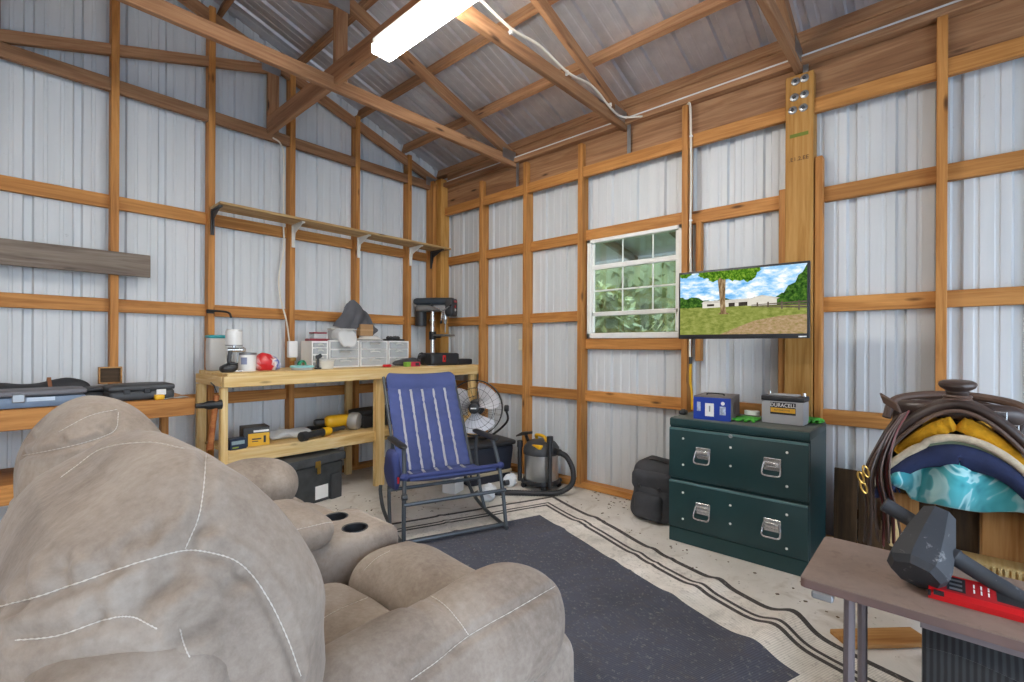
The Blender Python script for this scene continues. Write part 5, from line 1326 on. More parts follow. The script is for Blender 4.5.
b = MB(); b.lathe([(0.026, 0), (0.042, 0), (0.042, 0.025), (0.026, 0.025), (0.026, 0)], (0, 0, 0), (0.05, 0, 1), 24, False); b.build('tape', M_whitepl, t, smooth=40)
b = MB(); b.lathe([(0.0262, 0.001), (0.0262, 0.024), (0.024, 0.024), (0.024, 0.001), (0.0262, 0.001)], (0, 0, 0), (0.05, 0, 1), 24, False); b.build('core', M_card, t, smooth=40)
t = thing('phone_charger', 'small black device on the far left corner of the cabinet top', 'device', (3.03, 1.235, CT))
b = MB(); b.puff((0, 0, 0.014), (0.03, 0.022, 0.014), (0.012, 0.012, 0.01), (8, 6, 5)); b.build('body', M_black, t, smooth=60)
b = MB(); b.puff((0, 0, 0.03), (0.014, 0.012, 0.004), (0.004, 0.004, 0.003), (4, 4, 3)); b.build('button', M_dgrey, t, smooth=60)

# ------------------------------------------------------------------ soft bag beside the cabinet
t = thing('tote_bag', 'soft black canvas bag slumped against the wall beside the cabinet', 'bag', (3.19, 1.475, 0.0))
M_bag = plain('black_canvas', C('3b3d42'), 0.75, 0, 0.2, 10, 0.25)
def bagfn(p):
    p = V(p); k = p.z / 0.4
    p.x += -0.05 * (1 - k) * (1 if p.x < 0 else 0) + 0.03 * k
    p.z += 0.035 * math.sin((p.y + 0.15) * 6) * k
    return p + V((wr(p, 0.014, 9), wr(p, 0.014, 9, 3), wr(p, 0.010, 8, 7) * k))
b = MB(); b.puff((0, 0, 0.185), (0.12, 0.15, 0.185), (0.06, 0.06, 0.06), (18, 22, 24), (0.02, 0.012, 0.0), bagfn); b.build('body', M_bag, t, smooth=180)
b = MB(); b.puff((-0.115, 0.0, 0.27), (0.03, 0.145, 0.07), (0.028, 0.05, 0.04), (8, 20, 12), (0, 0, 0), lambda p: V(p) + V((wr(V(p), 0.012, 12), 0, wr(V(p), 0.012, 9)))); b.build('front_flap', M_bag, t, smooth=180)
b = MB(); b.puff((-0.165, 0.0, 0.11), (0.03, 0.10, 0.085), (0.028, 0.03, 0.03), (8, 14, 12), (0.01, 0, 0), lambda p: V(p) + V((wr(V(p), 0.010, 12), 0, 0))); b.build('front_pocket', M_bag, t, smooth=180)
for y in (0.075, -0.07):
    b = MB(); b.cyl((-0.14, y, 0.235), (-0.155, y, 0.233), 0.012, None, 12); b.build('snap', M_black, t)
b = MB(); b.strap(smooth_path([(0, 0.12, 0.36), (-0.03, 0.06, 0.40), (-0.04, 0, 0.41), (-0.03, -0.06, 0.40), (0, -0.12, 0.37)]), 0.03, 0.006, (1, 0, 0.2)); b.build('handle', M_black, t)

# ------------------------------------------------------------------ shop vacuum
t = thing('shop_vacuum', 'steel canister shop vacuum with a yellow handle in the corner', 'vacuum', (3.17, 2.52, 0))
M_ss = plain('brushed_steel', C('c3c5c6'), 0.28, 0.85, 0.06)
b = MB(); b.lathe([(0.0, 0.06), (0.138, 0.06), (0.145, 0.075), (0.145, 0.29), (0.15, 0.295), (0.15, 0.30), (0, 0.30)], (0, 0, 0), seg=36); b.build('canister', M_ss, t, smooth=40)
b = MB(); b.lathe([(0.153, 0.29), (0.155, 0.315), (0.15, 0.345), (0.12, 0.385), (0.09, 0.40), (0.0, 0.405)], (0, 0, 0), seg=32, cap=False); b.build('motor_head', M_dgrey, t, smooth=40)
b = MB(); b.lathe([(0.156, 0.045), (0.158, 0.075), (0.147, 0.08)], (0, 0, 0), seg=32, cap=False); b.lathe([(0, 0.045), (0.156, 0.045)], (0, 0, 0), seg=32, cap=False); b.build('base_ring', M_black, t)
b = MB(); b.tube(smooth_path([(0.03, 0.07, 0.395), (0.0, 0.06, 0.435), (-0.02, 0, 0.445), (-0.03, -0.06, 0.435), (-0.03, -0.08, 0.395)]), 0.014, 10); b.build('carry_handle', M_yellow, t, label='yellow carry handle')
b = MB(); b.puff((-0.10, -0.04, 0.365), (0.03, 0.05, 0.018), (0.01, 0.02, 0.01), (6, 8, 4)); b.build('yellow_panel', M_yellow, t, smooth=60)
for k in range(4):
    a = 0.8 + k * PI / 2; p = V((0.15 * math.cos(a), 0.15 * math.sin(a), 0))
    b = MB(); b.box(p + V((0, 0, 0.06)), (0.05, 0.05, 0.03), Matrix.Rotation(a, 3, 'Z'), 0.01, 2); c_ = b.build('caster_arm', M_black, t)
    b = MB(); b.cyl(p + V((-0.012, 0, 0.022)), p + V((0.012, 0, 0.022)), 0.022, None, 16); b.build('wheel', M_rubber, c_)
for q, z1 in (((521, 478), 0.36), ((551, 487), 0.44)):
    w0 = onX(q[0], q[1], 3.06) - V((3.17, 2.52, 0)); w0.z = 0.05
    b = MB(); b.tube([w0, w0 + V((0, 0, z1 - 0.06))], 0.019, 12); b.tube([w0 + V((0, 0, z1 - 0.07)), w0 + V((0, 0, z1 - 0.02))], 0.026, 12); b.build('stored_wand', M_black, t)
b = MB(); b.prism([(-0.075, 0.0), (0.07, 0.0), (0.075, 0.02), (0.0, 0.03), (-0.07, 0.012)], 0.06, axes((0, -0.95, 0.25), (0, 0.25, 0.95), (-1, 0, 0), (-0.02, 0.15, 0.43))); b.build('floor_nozzle', M_black, t, smooth=0)
b = MB(); b.tube([(0.0, 0.14, 0.36), (-0.03, 0.15, 0.43)], 0.015, 8); b.build('nozzle_stem', M_black, t)
b = MB(); b.tube([(0.0, -0.14, 0.33), (-0.01, -0.20, 0.325)], 0.028, 12); b.build('hose_port', M_black, t)
b = MB()
hp = smooth_path([(-0.01, -0.20, 0.325), (-0.01, -0.27, 0.30), (0.0, -0.325, 0.20), (-0.02, -0.325, 0.09), (-0.10, -0.25, 0.026), (-0.22, -0.12, 0.022), (-0.33, 0.02, 0.022), (-0.42, 0.12, 0.022), (-0.49, 0.17, 0.022), (-0.53, 0.18, 0.022)], 16)
b.tube(hp, [0.021 + 0.002 * (k % 2) for k in range(len(hp))], 10); b.build('hose', M_black, t)

# ------------------------------------------------------------------ fan, tote, clutter in the corner
t = thing('storage_tote', 'black lidded tote with a tan band in the corner under the fan', 'tote', (2.97, 3.05, 0), math.radians(-12))
b = MB(); b.puff((0, 0, 0.16), (0.24, 0.17, 0.16), (0.02, 0.02, 0.02), (10, 8, 8), (0, 0, 0), lambda p: V((p[0] * (0.88 + 0.4 * p[2]), p[1] * (0.88 + 0.4 * p[2]), p[2]))); b.build('body', plain('black_navy', C('232733'), 0.5, 0, 0.15), t, smooth=60)
b = MB(); b.bx((-0.222, -0.162, 0.075), (0.222, 0.162, 0.105), 0.004, 1); b.build('band', plain('tan_band', C('a89a80'), 0.7), t)
b = MB(); b.puff((0, 0, 0.342), (0.26, 0.19, 0.024), (0.03, 0.03, 0.015), (10, 8, 4)); b.build('lid', M_black, t, smooth=60)
for s in (-1, 1):
    b = MB(); b.box((0.25 * s, 0, 0.30), (0.02, 0.11, 0.06), None, 0.008, 2); b.build('handle_latch', M_black, t)
FT = 0.3665
t = thing('floor_fan', 'round black metal fan with grey blades standing on the tote', 'fan', (2.90, 3.06, FT), 0)
fc = V((0, 0, 0.285)); fd = V((-0.80, -0.60, 0.05)).normalized()
fx_ = V((fd.y, -fd.x, 0)).normalized() * -1; fy_ = fd.cross(fx_).normalized(); 
if fy_.z < 0: fy_ = -fy_
def fp(r, a, h): return fc + fx_ * (r * math.cos(a)) + fy_ * (r * math.sin(a)) + fd * h
FR = 0.245
for h, nm in ((0.07, 'front_grille'), (-0.07, 'rear_grille')):
    b = MB()
    for r in (FR, FR * 0.72, FR * 0.42): b.tube([fp(r, 2 * PI * k / 40, h * (1 if r < FR else 0.35) * (1.0 if r < FR * 0.9 else 1)) for k in range(40)], 0.0045 if r == FR else 0.002, 6, True)
    for k in range(28 if h > 0 else 14):
        a = 2 * PI * k / (28 if h > 0 else 14); b.tube([fp(0.035, a, h), fp(FR * 0.6, a + 0.12, h * 1.05), fp(FR, a + 0.2, h * 0.35)], 0.0012, 4)
    b.build(nm, M_blackm, t)
b = MB()
b.grid(lambda u, v: fp(FR + 0.003, u * 2 * PI, (v - 0.5) * 0.06), 48, 2, 0.003); b.build('rim_band', M_blackm, t)
for k in range(3):
    a0_ = 0.55 + k * 2 * PI / 3
    def bl(u, v, a0_=a0_):
        r = 0.045 + u * 0.18; sp_ = 0.75 + 0.75 * math.sin(u * PI * 0.75)
        a = a0_ + (v - 0.5) * sp_ + 0.25 * u
        return fp(r, a, (v - 0.5) * -0.075)
    b = MB(); b.grid(bl, 12, 10, 0.003); b.build('blade', plain('fan_blade_grey', C('c8c6ca'), 0.4, 0.1, 0.06), t, smooth=60)
b = MB(); b.lathe([(0.05, -0.03), (0.05, 0.03), (0.035, 0.055), (0, 0.057)], fc, fd, 24); b.build('hub', M_black, t)
b = MB(); b.lathe([(0.046, 0.0), (0.046, 0.004), (0.04, 0.008), (0, 0.008)], fc + fd * 0.068, fd, 24); b.build('badge', M_black, t)
b = MB(); b.box(fc + fd * 0.078, (0.05, 0.012, 0.002), axes(fx_, fy_, fd, (0, 0, 0)).to_3x3()); b.build('badge_print', M_whitepl, t, smooth=0)
b = MB(); b.lathe([(0.07, -0.16), (0.075, -0.15), (0.075, -0.07), (0.06, -0.06)], fc, fd, 20); b.build('motor', M_black, t)
kn = fp(FR + 0.03, 0.0, 0); kn2 = fp(FR + 0.03, PI, 0)
b = MB(); b.tube(smooth_path([kn, kn + V((0, 0, -0.12)) + fx_ * 0.01, kn * 0.7 + kn2 * 0.3 + V((0, 0, -0.265)), (kn + kn2) / 2 + V((0, 0, -0.27)), kn * 0.3 + kn2 * 0.7 + V((0, 0, -0.265)), kn2 + V((0, 0, -0.12)) - fx_ * 0.01, kn2], 8), 0.010, 8); b.build('yoke', M_blackm, t)
for kk, s in ((kn, 1), (kn2, -1)):
    b = MB(); b.lathe([(0.026, -0.012), (0.03, -0.006), (0.03, 0.02), (0.022, 0.028)], kk, fx_ * s, 12); b.build('tilt_knob', M_black, t)
t = thing('power_cable', 'black power cord trailing over the tote and floor', 'cord', (2.62, 2.80, 0))
b = MB(); b.tube(smooth_path([(0.10, 0.05, 0.30), (0.0, 0.0, 0.20), (-0.03, -0.02, 0.05), (0.02, 0.0, 0.009), (0.07, 0.01, 0.009), (0.11, 0.0, 0.009)], 8), 0.007, 6); b.build('cable', M_black, t)
b = MB(); b.box((0.125, 0.0, 0.015), (0.04, 0.025, 0.025), None, 0.005, 1); b.build('plug', M_black, t)
M_crm = clear_mat('crumpled_white_film', C('e9ecef'), 0.85)
for nm, lab, q, rr_ in (('plastic_bag', 'crumpled white plastic bag on the floor behind the chair', (2.62, 2.60), 0.075), ('plastic_bag', 'crumpled clear wrap on the floor between tote and vacuum', (3.02, 2.73), 0.06)):
    t = thing(nm, lab, 'bag', (q[0], q[1], 0))
    b = MB(); b.ball((0, 0, rr_ * 0.75), (rr_, rr_ * 0.8, rr_ * 0.75), 18, 12, lambda p: V((p[0] + wr(V(p), 0.04, 18), p[1] + wr(V(p), 0.04, 18, 4), max(0.001, p[2] + wr(V(p), 0.04, 18, 8))))); b.build('film', M_crm, t, smooth=40)
    b = MB(); b.tube([(0, 0, rr_ * 1.3), (0.02, 0.01, rr_ * 1.6)], [0.01, 0.02], 6); b.build('knot', M_crm, t)
t = thing('carton', 'white carton standing on the floor under the fan side of the bench', 'box', (2.58, 2.98, 0), 0.3)
b = MB(); b.bx((-0.07, -0.06, 0), (0.07, 0.06, 0.2), 0.002, 1); b.build('box', M_whitepl, t, smooth=0)
b = MB(); b.bx((-0.071, -0.061, 0.09), (0.071, 0.061, 0.12)); b.build('tape', M_cloudy, t, smooth=0)

# outlet on the right wall and yellow cord by the cabinet, cables
t = thing('wall_outlet', 'small pale outlet box on the stud of the side wall', 'outlet', (3.42, 2.905, 1.215))
b = MB(); b.box((-0.005, 0.05, 0), (0.05, 0.05, 0.11), None, 0.006, 2); b.build('box', plain('ivory_plastic', C('d8d2bd'), 0.5), t)
b = MB(); b.box((-0.032, 0.05, 0), (0.006, 0.045, 0.10), None, 0.003, 1); b.build('cover', plain('ivory_cover', C('e0dac8'), 0.5), t)
t = thing('extension_cable', 'yellow cord hanging on the stud behind the blue box', 'cord', (3.35, 1.315, 0.6))
b = MB(); b.tube(smooth_path([(0.0, 0.0, 0.48), (-0.005, 0.0, 0.36), (0.0, -0.01, 0.28), (-0.02, -0.02, 0.16)], 6), 0.008, 8); b.build('cable', M_yellow, t)
b = MB(); b.tube([(0.0, 0.0, 0.48), (0.0, 0.0, 0.53)], 0.013, 8); b.build('connector', M_black, t)
t = thing('power_cable', 'white cable stapled down the stud beside the window', 'cable', (3.352, 1.325, 1.5))
b = MB(); b.tube(smooth_path([(0.02, 0.035, 1.44), (-0.01, 0.0, 1.42), (-0.003, -0.005, 1.2), (-0.002, -0.008, 0.85), (-0.004, -0.004, 0.5), (-0.003, -0.008, 0.15), (-0.003, -0.005, -0.3), (0.0, -0.005, -0.4)], 8), 0.008, 8); b.build('cable', M_cable, t)
for z in (1.2, 0.6, 0.1):
    b = MB(); b.box((-0.004, -0.007, z), (0.016, 0.022, 0.012), None, 0.002, 1); b.build('staple', M_whitepl, t)
t = thing('power_cable', 'white cable stapled along the roof truss toward the eave', 'cable', (3.3, 1.84, 2.98))
b = MB(); b.tube(smooth_path([(-1.55, -0.02, 0.06), (-1.3, -0.02, 0.03), (-1.05, -0.02, 0.055), (-0.75, -0.02, 0.02), (-0.45, -0.02, 0.05), (-0.2, -0.02, -0.01), (-0.05, -0.03, -0.02), (0.05, -0.15, -0.02)], 10), 0.008, 8); b.build('cable', M_cable, t)
for x in (-1.3, -0.75, -0.2):
    b = MB(); b.box((x, -0.012, 0.02), (0.012, 0.022, 0.03), None, 0.002, 1); b.build('staple', M_whitepl, t)

# ------------------------------------------------------------------ brown side table at right
M_tb = speck('worn_brown_laminate', C('8b776b'), C('6a574c'), 18, 0.55, 0.72, 0.55, 0.6); M_te = plain('dark_brown_edge', C('6b5550'), 0.5, 0, 0.15); M_tl = plain('taupe_steel_leg', C('746b6e'), 0.45, 0.3, 0.1)
TZ = 0.56
tx0, tx1, ty0, ty1 = 1.518, 1.913, -0.62, 0.288
t = thing('side_table', 'worn brown folding side table in the right foreground', 'table', ((tx0 + tx1) / 2, (ty0 + ty1) / 2, 0))
hw_, hl = (tx1 - tx0) / 2, (ty1 - ty0) / 2
def rrect(a, c, r, n=5):
    o = []
    for cx_, cy_, s in ((a - r, c - r, 0), (-a + r, c - r, 1), (-a + r, -c + r, 2), (a - r, -c + r, 3)):
        for k in range(n + 1):
            an = s * PI / 2 + k / n * PI / 2; o.append((cx_ + r * math.cos(an), cy_ + r * math.sin(an)))
    return o
b = MB(); b.prism(rrect(hw_, hl, 0.015), 0.022, Matrix.Translation((0, 0, TZ - 0.024))); b.build('edge_band', M_te, t, smooth=0)
b = MB(); b.prism(rrect(hw_ - 0.0008, hl - 0.0008, 0.015), 0.003, Matrix.Translation((0, 0, TZ - 0.003))); b.build('tabletop', M_tb, t, smooth=0)
for x, dx in ((-0.15, -0.02), (0.135, 0.02)):
    for y, dy in ((0.345, 0.0), (-0.36, 0.0)):
        b = MB(); b.tube([(x, y, TZ - 0.024), (x + dx, y + dy, 0.0)], 0.013, 8); b.build('leg', M_tl, t)
for x in (-hw_ + 0.0375, hw_ - 0.0375):
    b = MB(); b.bx((x - 0.0075, -0.30, TZ - 0.05), (x + 0.0075, 0.20, TZ - 0.024)); b.build('side_apron', M_tl, t, smooth=0)
b = MB(); b.box((-0.19, 0.40, TZ - 0.034), (0.03, 0.05, 0.02), None, 0.004, 1); b.build('hinge', M_galv, t)
# mallet
t = thing('mallet', 'big faceted black rubber mallet lying on the brown table', 'mallet', (1.70, 0.03, TZ + 0.001))
ml = V((-1.70, -0.03, -TZ - 0.001))
h0 = dep(885, 503, 1.40) + ml; h1 = dep(912, 519, 1.36) + ml; h2 = dep(956, 556, 1.24) + ml; h3 = dep(1030, 602, 1.135) + ml
b = MB(); b.tube([h0, h0 * 0.97 + h1 * 0.03, h1, h2], [0.017, 0.021, 0.020, 0.018], 14); b.build('handle_end', M_dusty, t)
d_ = (h3 - h2)
b = MB(); b.tube([h2 - d_ * 0.08, h2 + d_ * 0.02, h2 + d_ * 0.06, h2 + d_ * 0.5, h2 + d_ * 1.0, h2 + d_ * 1.6], [0.020, 0.024, 0.021, 0.020, 0.021, 0.022], 14); b.build('grip', M_dusty, t)
a_ = dep(940, 513, 1.33) + ml; c_ = dep(917, 575, 1.24) + ml
b = MB(); ax = (c_ - a_); Lh = ax.length
b.lathe([(0.028, 0.0), (0.038, 0.004), (0.057, Lh * 0.45), (0.067, Lh * 0.80), (0.066, Lh * 0.92), (0.052, Lh * 1.0)], a_, ax, 8, True)
mh = b.build('head', M_dusty, t, smooth=20)
low = min(v.co.z for v in mh.data.vertices)
for o in t.children: o.location.z -= low - 0.0015
# red level
t = thing('laser_level', 'red plastic tool with dark label panel lying in front of the mallet', 'tool', (1.655, -0.05, TZ + 0.0005), 0)
M_rd = plain('dark_red_panel', C('a01a20'), 0.4)
b = MB(); b.prism([(-0.036, 0), (0.035, 0), (0.035, 0.045), (0.028, 0.048), (-0.026, 0.022), (-0.036, 0.014)], 0.34, axes((1, 0, 0), (0, 0, 1), (0, -1, 0), (0, 0.07, 0))); b.build('body', M_red, t, smooth=0)
sl = (V((0.028, 0, 0.048)) - V((-0.026, 0, 0.022))); sn = V((-sl.z, 0, sl.x)).normalized(); sl.normalize()
def panel(nm, y0, y1, s0, s1, mat, h=0.0006):
    o0 = V((-0.026, 0, 0.022))
    b = MB(); b.prism([(y0, s0), (y1, s0), (y1, s1), (y0, s1)], h, axes((0, 1, 0), sl, sn * 1, o0)); return b.build(nm, mat, t, smooth=0)
panel('top_panel', 0.066, -0.16, 0.004, 0.056, M_rd); panel('label', 0.035, 0.0, 0.010, 0.054, M_black, 0.001)
for k in range(3): panel('label_print', 0.030, 0.006, 0.014 + 0.014 * k, 0.020 + 0.014 * k, M_galv, 0.0014)
for k in range(3):
    for j in range(2): panel('white_mark', -0.014 - 0.013 * k, -0.017 - 0.013 * k, 0.018 + 0.016 * j, 0.030 + 0.016 * j, M_whitepl, 0.001)
b = MB(); o0 = V((-0.026, 0, 0.022)); b.prism([(-0.055, 0.012), (-0.12, 0.008), (-0.128, 0.016), (-0.10, 0.036), (-0.055, 0.046)], 0.001, axes((0, 1, 0), sl, sn, o0)); b.build('grip_recess', M_black, t, smooth=0)
b = MB(); b.box((-0.034, 0.05, 0.018), (0.012, 0.02, 0.008)); b.box((-0.034, 0.068, 0.014), (0.01, 0.006, 0.012)); b.build('latch', M_black, t, smooth=0)
b = MB(); b.box((-0.0365, -0.145, 0.012), (0.003, 0.022, 0.008)); b.build('badge', M_whitepl, t, smooth=0)
# black ribbed box under the table
m, nt, bs, out = new_mat('black_corrugated'); vec = coords(nt, (1, 1, 1), False)
wv = N(nt, 'ShaderNodeTexWave'); wv.inputs['Scale'].default_value = 22; wv.bands_direction = 'Y'; wv.inputs['Distortion'].default_value = 0.4; nt.links.new(vec, wv.inputs['Vector'])
rp = ramp(nt, wv.outputs['Fac'], [(0.2, C('17181a')), (0.8, C('34363a'))]); nt.links.new(rp.outputs[0], bs.inputs['Base Color']); bs.inputs['Roughness'].default_value = 0.55
t = thing('storage_box', 'dark ribbed box with a torn edge standing under the brown table', 'box', (1.92, -0.20, 0))
b = MB(); b.puff((0, 0, 0.235), (0.19, 0.235, 0.235), (0.008, 0.008, 0.008), (12, 24, 12), (0, 0, 0), lambda p: V((p[0] + wr(V(p), 0.008, 5), p[1], p[2]))); b.build('carton', m, t, smooth=60)
b = MB(); b.grid(lambda u, v: (-0.20 - 0.035 * v, -0.225 + 0.45 * u, 0.455 - 0.06 * v + 0.01 * math.sin(u * 9)), 14, 3, 0.004); b.build('flap', m, t, smooth=60)
# scrap board
o = lumber('wood_scrap', (2.33, 0.30, 0.013), (2.58, 0.05, 0.013), 0.11, 0.02, W_rack); tag(o, 'short brown board lying on the concrete behind the table legs', 'board')

# ------------------------------------------------------------------ saddle rack, blankets, saddle
YC = -0.045
t = thing('saddle_rack', 'rough pine saddle stand of vertical boards behind the brown table', 'rack', (2.55, YC, 0))
rl = V((-2.55, -YC, 0))
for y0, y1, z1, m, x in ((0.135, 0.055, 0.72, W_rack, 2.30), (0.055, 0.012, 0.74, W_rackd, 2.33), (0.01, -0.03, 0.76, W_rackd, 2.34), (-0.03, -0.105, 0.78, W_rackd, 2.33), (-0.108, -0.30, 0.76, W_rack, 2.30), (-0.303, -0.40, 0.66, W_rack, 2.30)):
    lumber('front_board', V((x, (y0 + y1) / 2, 0.46 if y0 > 0.03 else 0)) + rl, V((x, (y0 + y1) / 2, z1 - 0.06)) + rl, abs(y1 - y0), 0.022, m, t, upv=(1, 0, 0))
for y0, y1, z1 in ((0.02, -0.06, 0.70), (-0.065, -0.2, 0.74), (-0.21, -0.38, 0.68)):
    lumber('rear_board', V((2.85, (y0 + y1) / 2, 0)) + rl, V((2.85, (y0 + y1) / 2, z1 - 0.05)) + rl, abs(y1 - y0), 0.022, W_rack, t, upv=(1, 0, 0))
for y, z in ((0.11, 0.63), (0.03, 0.70), (YC, 0.735), (-0.12, 0.70), (-0.25, 0.60)):
    lumber('top_slat', V((2.29, y, z)) + rl, V((2.87, y, z)) + rl, 0.06, 0.02, W_rack, t, upv=(0, (y - YC) * 3, 1))
for z in (0.12, 0.5):
    lumber('cross_rail', V((2.32, 0.12 if z > 0.3 else -0.02, z)) + rl, V((2.86, 0.12 if z > 0.3 else -0.02, z)) + rl, 0.02, 0.08, W_rack, t); lumber('cross_rail', V((2.32, -0.38, z)) + rl, V((2.86, -0.38, z)) + rl, 0.02, 0.08, W_rack, t)
lumber('side_post', V((2.275, 0.125, 0.46)) + rl, V((2.275, 0.125, 0.60)) + rl, 0.028, 0.03, W_bench, t, upv=(1, 0, 0))
b = MB(); b.bx((2.13 - 2.55, -0.62, 0.475), (2.28 - 2.55, 0.02, 0.495))
for k in range(46): b.bx((2.124 - 2.55, -0.62 + 0.014 * k, 0.44), (2.132 - 2.55, -0.62 + 0.014 * k + 0.008, 0.51))
b.bx((2.132 - 2.55, -0.62, 0.44), (2.145 - 2.55, 0.02, 0.51)); b.build('reeded_ledge', W_bench, t, smooth=0)
for y in (-0.06, 0.5 * -1.1): lumber('ledge_leg', V((2.2, y, 0)) + rl, V((2.2, y, 0.475)) + rl, 0.03, 0.03, W_rack, t, upv=(1, 0, 0))

t = thing('dark_planks', 'low row of dark brown planks leaning on the side wall behind the saddle', 'screen', (3.30, -0.1, 0))  # row of dark boards covering the lower part of the wall
for k in range(9):
    lumber('plank', (0.0 , 0.5 - 0.115 * k, 0.0), (0.025, 0.5 - 0.115 * k, 0.50), 0.112, 0.018, W_rackd, t, upv=(1, 0, 0))
lumber('batten', (0.034, 0.54, 0.25), (0.034, -0.46, 0.25), 0.02, 0.05, W_rackd, t)

def arch(y, z0, k): return z0 - k * (y - YC) ** 2
# teal blanket
m, nt, bs, out = new_mat('teal_swirl_fleece'); vec = coords(nt, (1, 1, 1), False)
n1 = noise_n(nt, vec, 5.5, 2, 0.5, 2.0)
rp = ramp(nt, n1, [(0.30, C('1f6f7b')), (0.42, C('3f9fa6')), (0.50, C('4fb0b6')), (0.53, C('a9d4d6')), (0.59, C('94c9cc')), (0.63, C('2f8c96'))]); nt.links.new(rp.outputs[0], bs.inputs['Base Color']); bs.inputs['Roughness'].default_value = 0.9; bs.inputs['Sheen Weight'].default_value = 0.3
t = thing('fleece_blanket', 'teal and white swirled fleece blanket bunched under the navy one', 'blanket', (2.5, YC, 0.70))
tl_ = V((-2.5, -YC, -0.70))
def teal(u, v):
    y = 0.125 - u * 0.50
    fold = math.sin(u * 17 + 1.5 * math.sin(u * 5) + v * 1.5); f2 = math.sin(u * 9 + 2)
    zt = arch(y, 0.842, 3.3)
    if v < 0.35:
        x = 2.86 - (v / 0.35) * 0.66; z = zt
    else:
        q = (v - 0.35) / 0.65
        x = 2.215 - 0.03 * math.sin(q * PI * 0.9) - 0.045 * fold * math.sin(q * PI * 0.6 + 0.25)
        zb = 0.672 + 0.014 * f2 + 0.012 * fold - 0.03 * max(0, (u - 0.75)) * 4 + (0.02 if u < 0.1 else 0)
        z = zt + (min(zb, zt - 0.02) - zt) * q
    return V((x, y, z + 0.004 * fold)) + tl_
b = MB(); b.grid(teal, 70, 40, 0.012); b.build('fabric', m, t, smooth=180)
b = MB(); b.tube([teal(k / 40, 1.0) for k in range(41)], 0.006, 6); b.build('hem', m, t)
# navy blanket with fringe
M_nv = plain('navy_wool', C('202a4c'), 0.9, 0, 0.2, 20, 0.3)
t = thing('wool_blanket', 'navy blue fringed wool blanket folded below the saddle pad', 'blanket', (2.5, YC, 0.72))
nl = V((-2.5, -YC, -0.72))
def navy(u, v):
    y = 0.165 - u * 0.50
    zt = arch(y, 0.872, 3.55)
    if v < 0.6: return V((2.84 - v / 0.6 * 0.66, y, zt)) + nl
    q = (v - 0.6) / 0.4
    dd = 0.052 * (1 - 0.25 * math.sin(u * 11)) if u > 0.06 else 0.05
    return V((2.18 - 0.014 * math.sin(q * PI), y - 0.25 * dd * q * (1 if y > YC else -0.6), zt - dd * q)) + nl
b = MB(); b.grid(navy, 60, 24, 0.014); b.build('fabric', M_nv, t, smooth=180)
for k in range(26):
    p = navy(0.0 + 0.004 * (k % 3), 0.62 + 0.36 * (k / 26)); p = V((2.19 + 0.012 * (k % 4) - 2.5, 0.165 - YC - 0.0016 * k, 0.0 + arch(0.165 - 0.0016 * k, 0.872, 3.55) - 0.72 - 0.01))
    b = MB(); b.tube([p, p + V((-0.003, 0.008 - 0.0012 * k, -0.03)), p + V((-0.006 + 0.004 * (k % 3), 0.012 - 0.002 * k, -0.055 - 0.006 * (k % 3)))], [0.0035, 0.003, 0.002], 5); b.build('fringe_tassel', M_nv, t)
# saddle pad: plaid top, cream fleece rim
m, nt, bs, out = new_mat('green_plaid_pad'); vec = coords(nt, (1, 1, 1), False)
w1 = N(nt, 'ShaderNodeTexWave'); w1.inputs['Scale'].default_value = 11; w1.bands_direction = 'X'; w2 = N(nt, 'ShaderNodeTexWave'); w2.inputs['Scale'].default_value = 11; w2.bands_direction = 'Y'
nt.links.new(vec, w1.inputs['Vector']); nt.links.new(vec, w2.inputs['Vector'])
mu = N(nt, 'ShaderNodeMath', operation='ADD'); nt.links.new(w1.outputs['Fac'], mu.inputs[0]); nt.links.new(w2.outputs['Fac'], mu.inputs[1])
rp = ramp(nt, mu.outputs[0], [(0.4, C('3d4a3a')), (1.0, C('6d7860'))]); nt.links.new(rp.outputs[0], bs.inputs['Base Color']); bs.inputs['Roughness'].default_value = 0.9
M_fl = plain('cream_fleece', C('c4b59c'), 0.95, 0, 0.15, 60, 0.8)
t = thing('saddle_pad', 'green plaid saddle pad with a cream fleece edge under the saddle', 'saddle pad', (2.5, YC, 0.74))
pl_ = V((-2.5, -YC, -0.74))
b = MB(); b.grid(lambda u, v: V((2.17 + v * 0.64, 0.19 - u * 0.53, arch(0.19 - u * 0.53, 0.897, 3.6))) + pl_, 40, 20, 0.018); b.build('pad', m, t, smooth=180)
b = MB(); b.tube([V((2.168, 0.19 - k / 50 * 0.53, arch(0.19 - k / 50 * 0.53, 0.897, 3.6) + (0.004 if 0.19 - k / 50 * 0.53 < 0.04 else -0.006))) + pl_ for k in range(51)], [0.0125 + 0.003 * noise.noise(V((k * 0.3, 0, 0))) for k in range(51)], 10); b.build('fleece_edge', M_fl, t, smooth=180, label='cream fleece edge')
# western saddle
M_lea = plain('dark_brown_leather', C('3d2f29'), 0.4, 0, 0.25, 10, 0.15); M_lea2 = plain('worn_brown_leather', C('5a453a'), 0.5, 0, 0.25, 10, 0.15); M_red2 = plain('oxblood_leather', C('6a3230'), 0.45, 0, 0.2); M_wool = plain('golden_fleece', C('e3a51e'), 0.95, 0, 0.16, 45, 0.9)
t = thing('western_saddle', 'old dark leather western saddle with golden fleece lining on the stand', 'saddle', (2.45, YC, 0.80))
sl_ = V((-2.45, -YC, -0.80))
def S(x, y, z): return V((x, YC + y, z)) + sl_
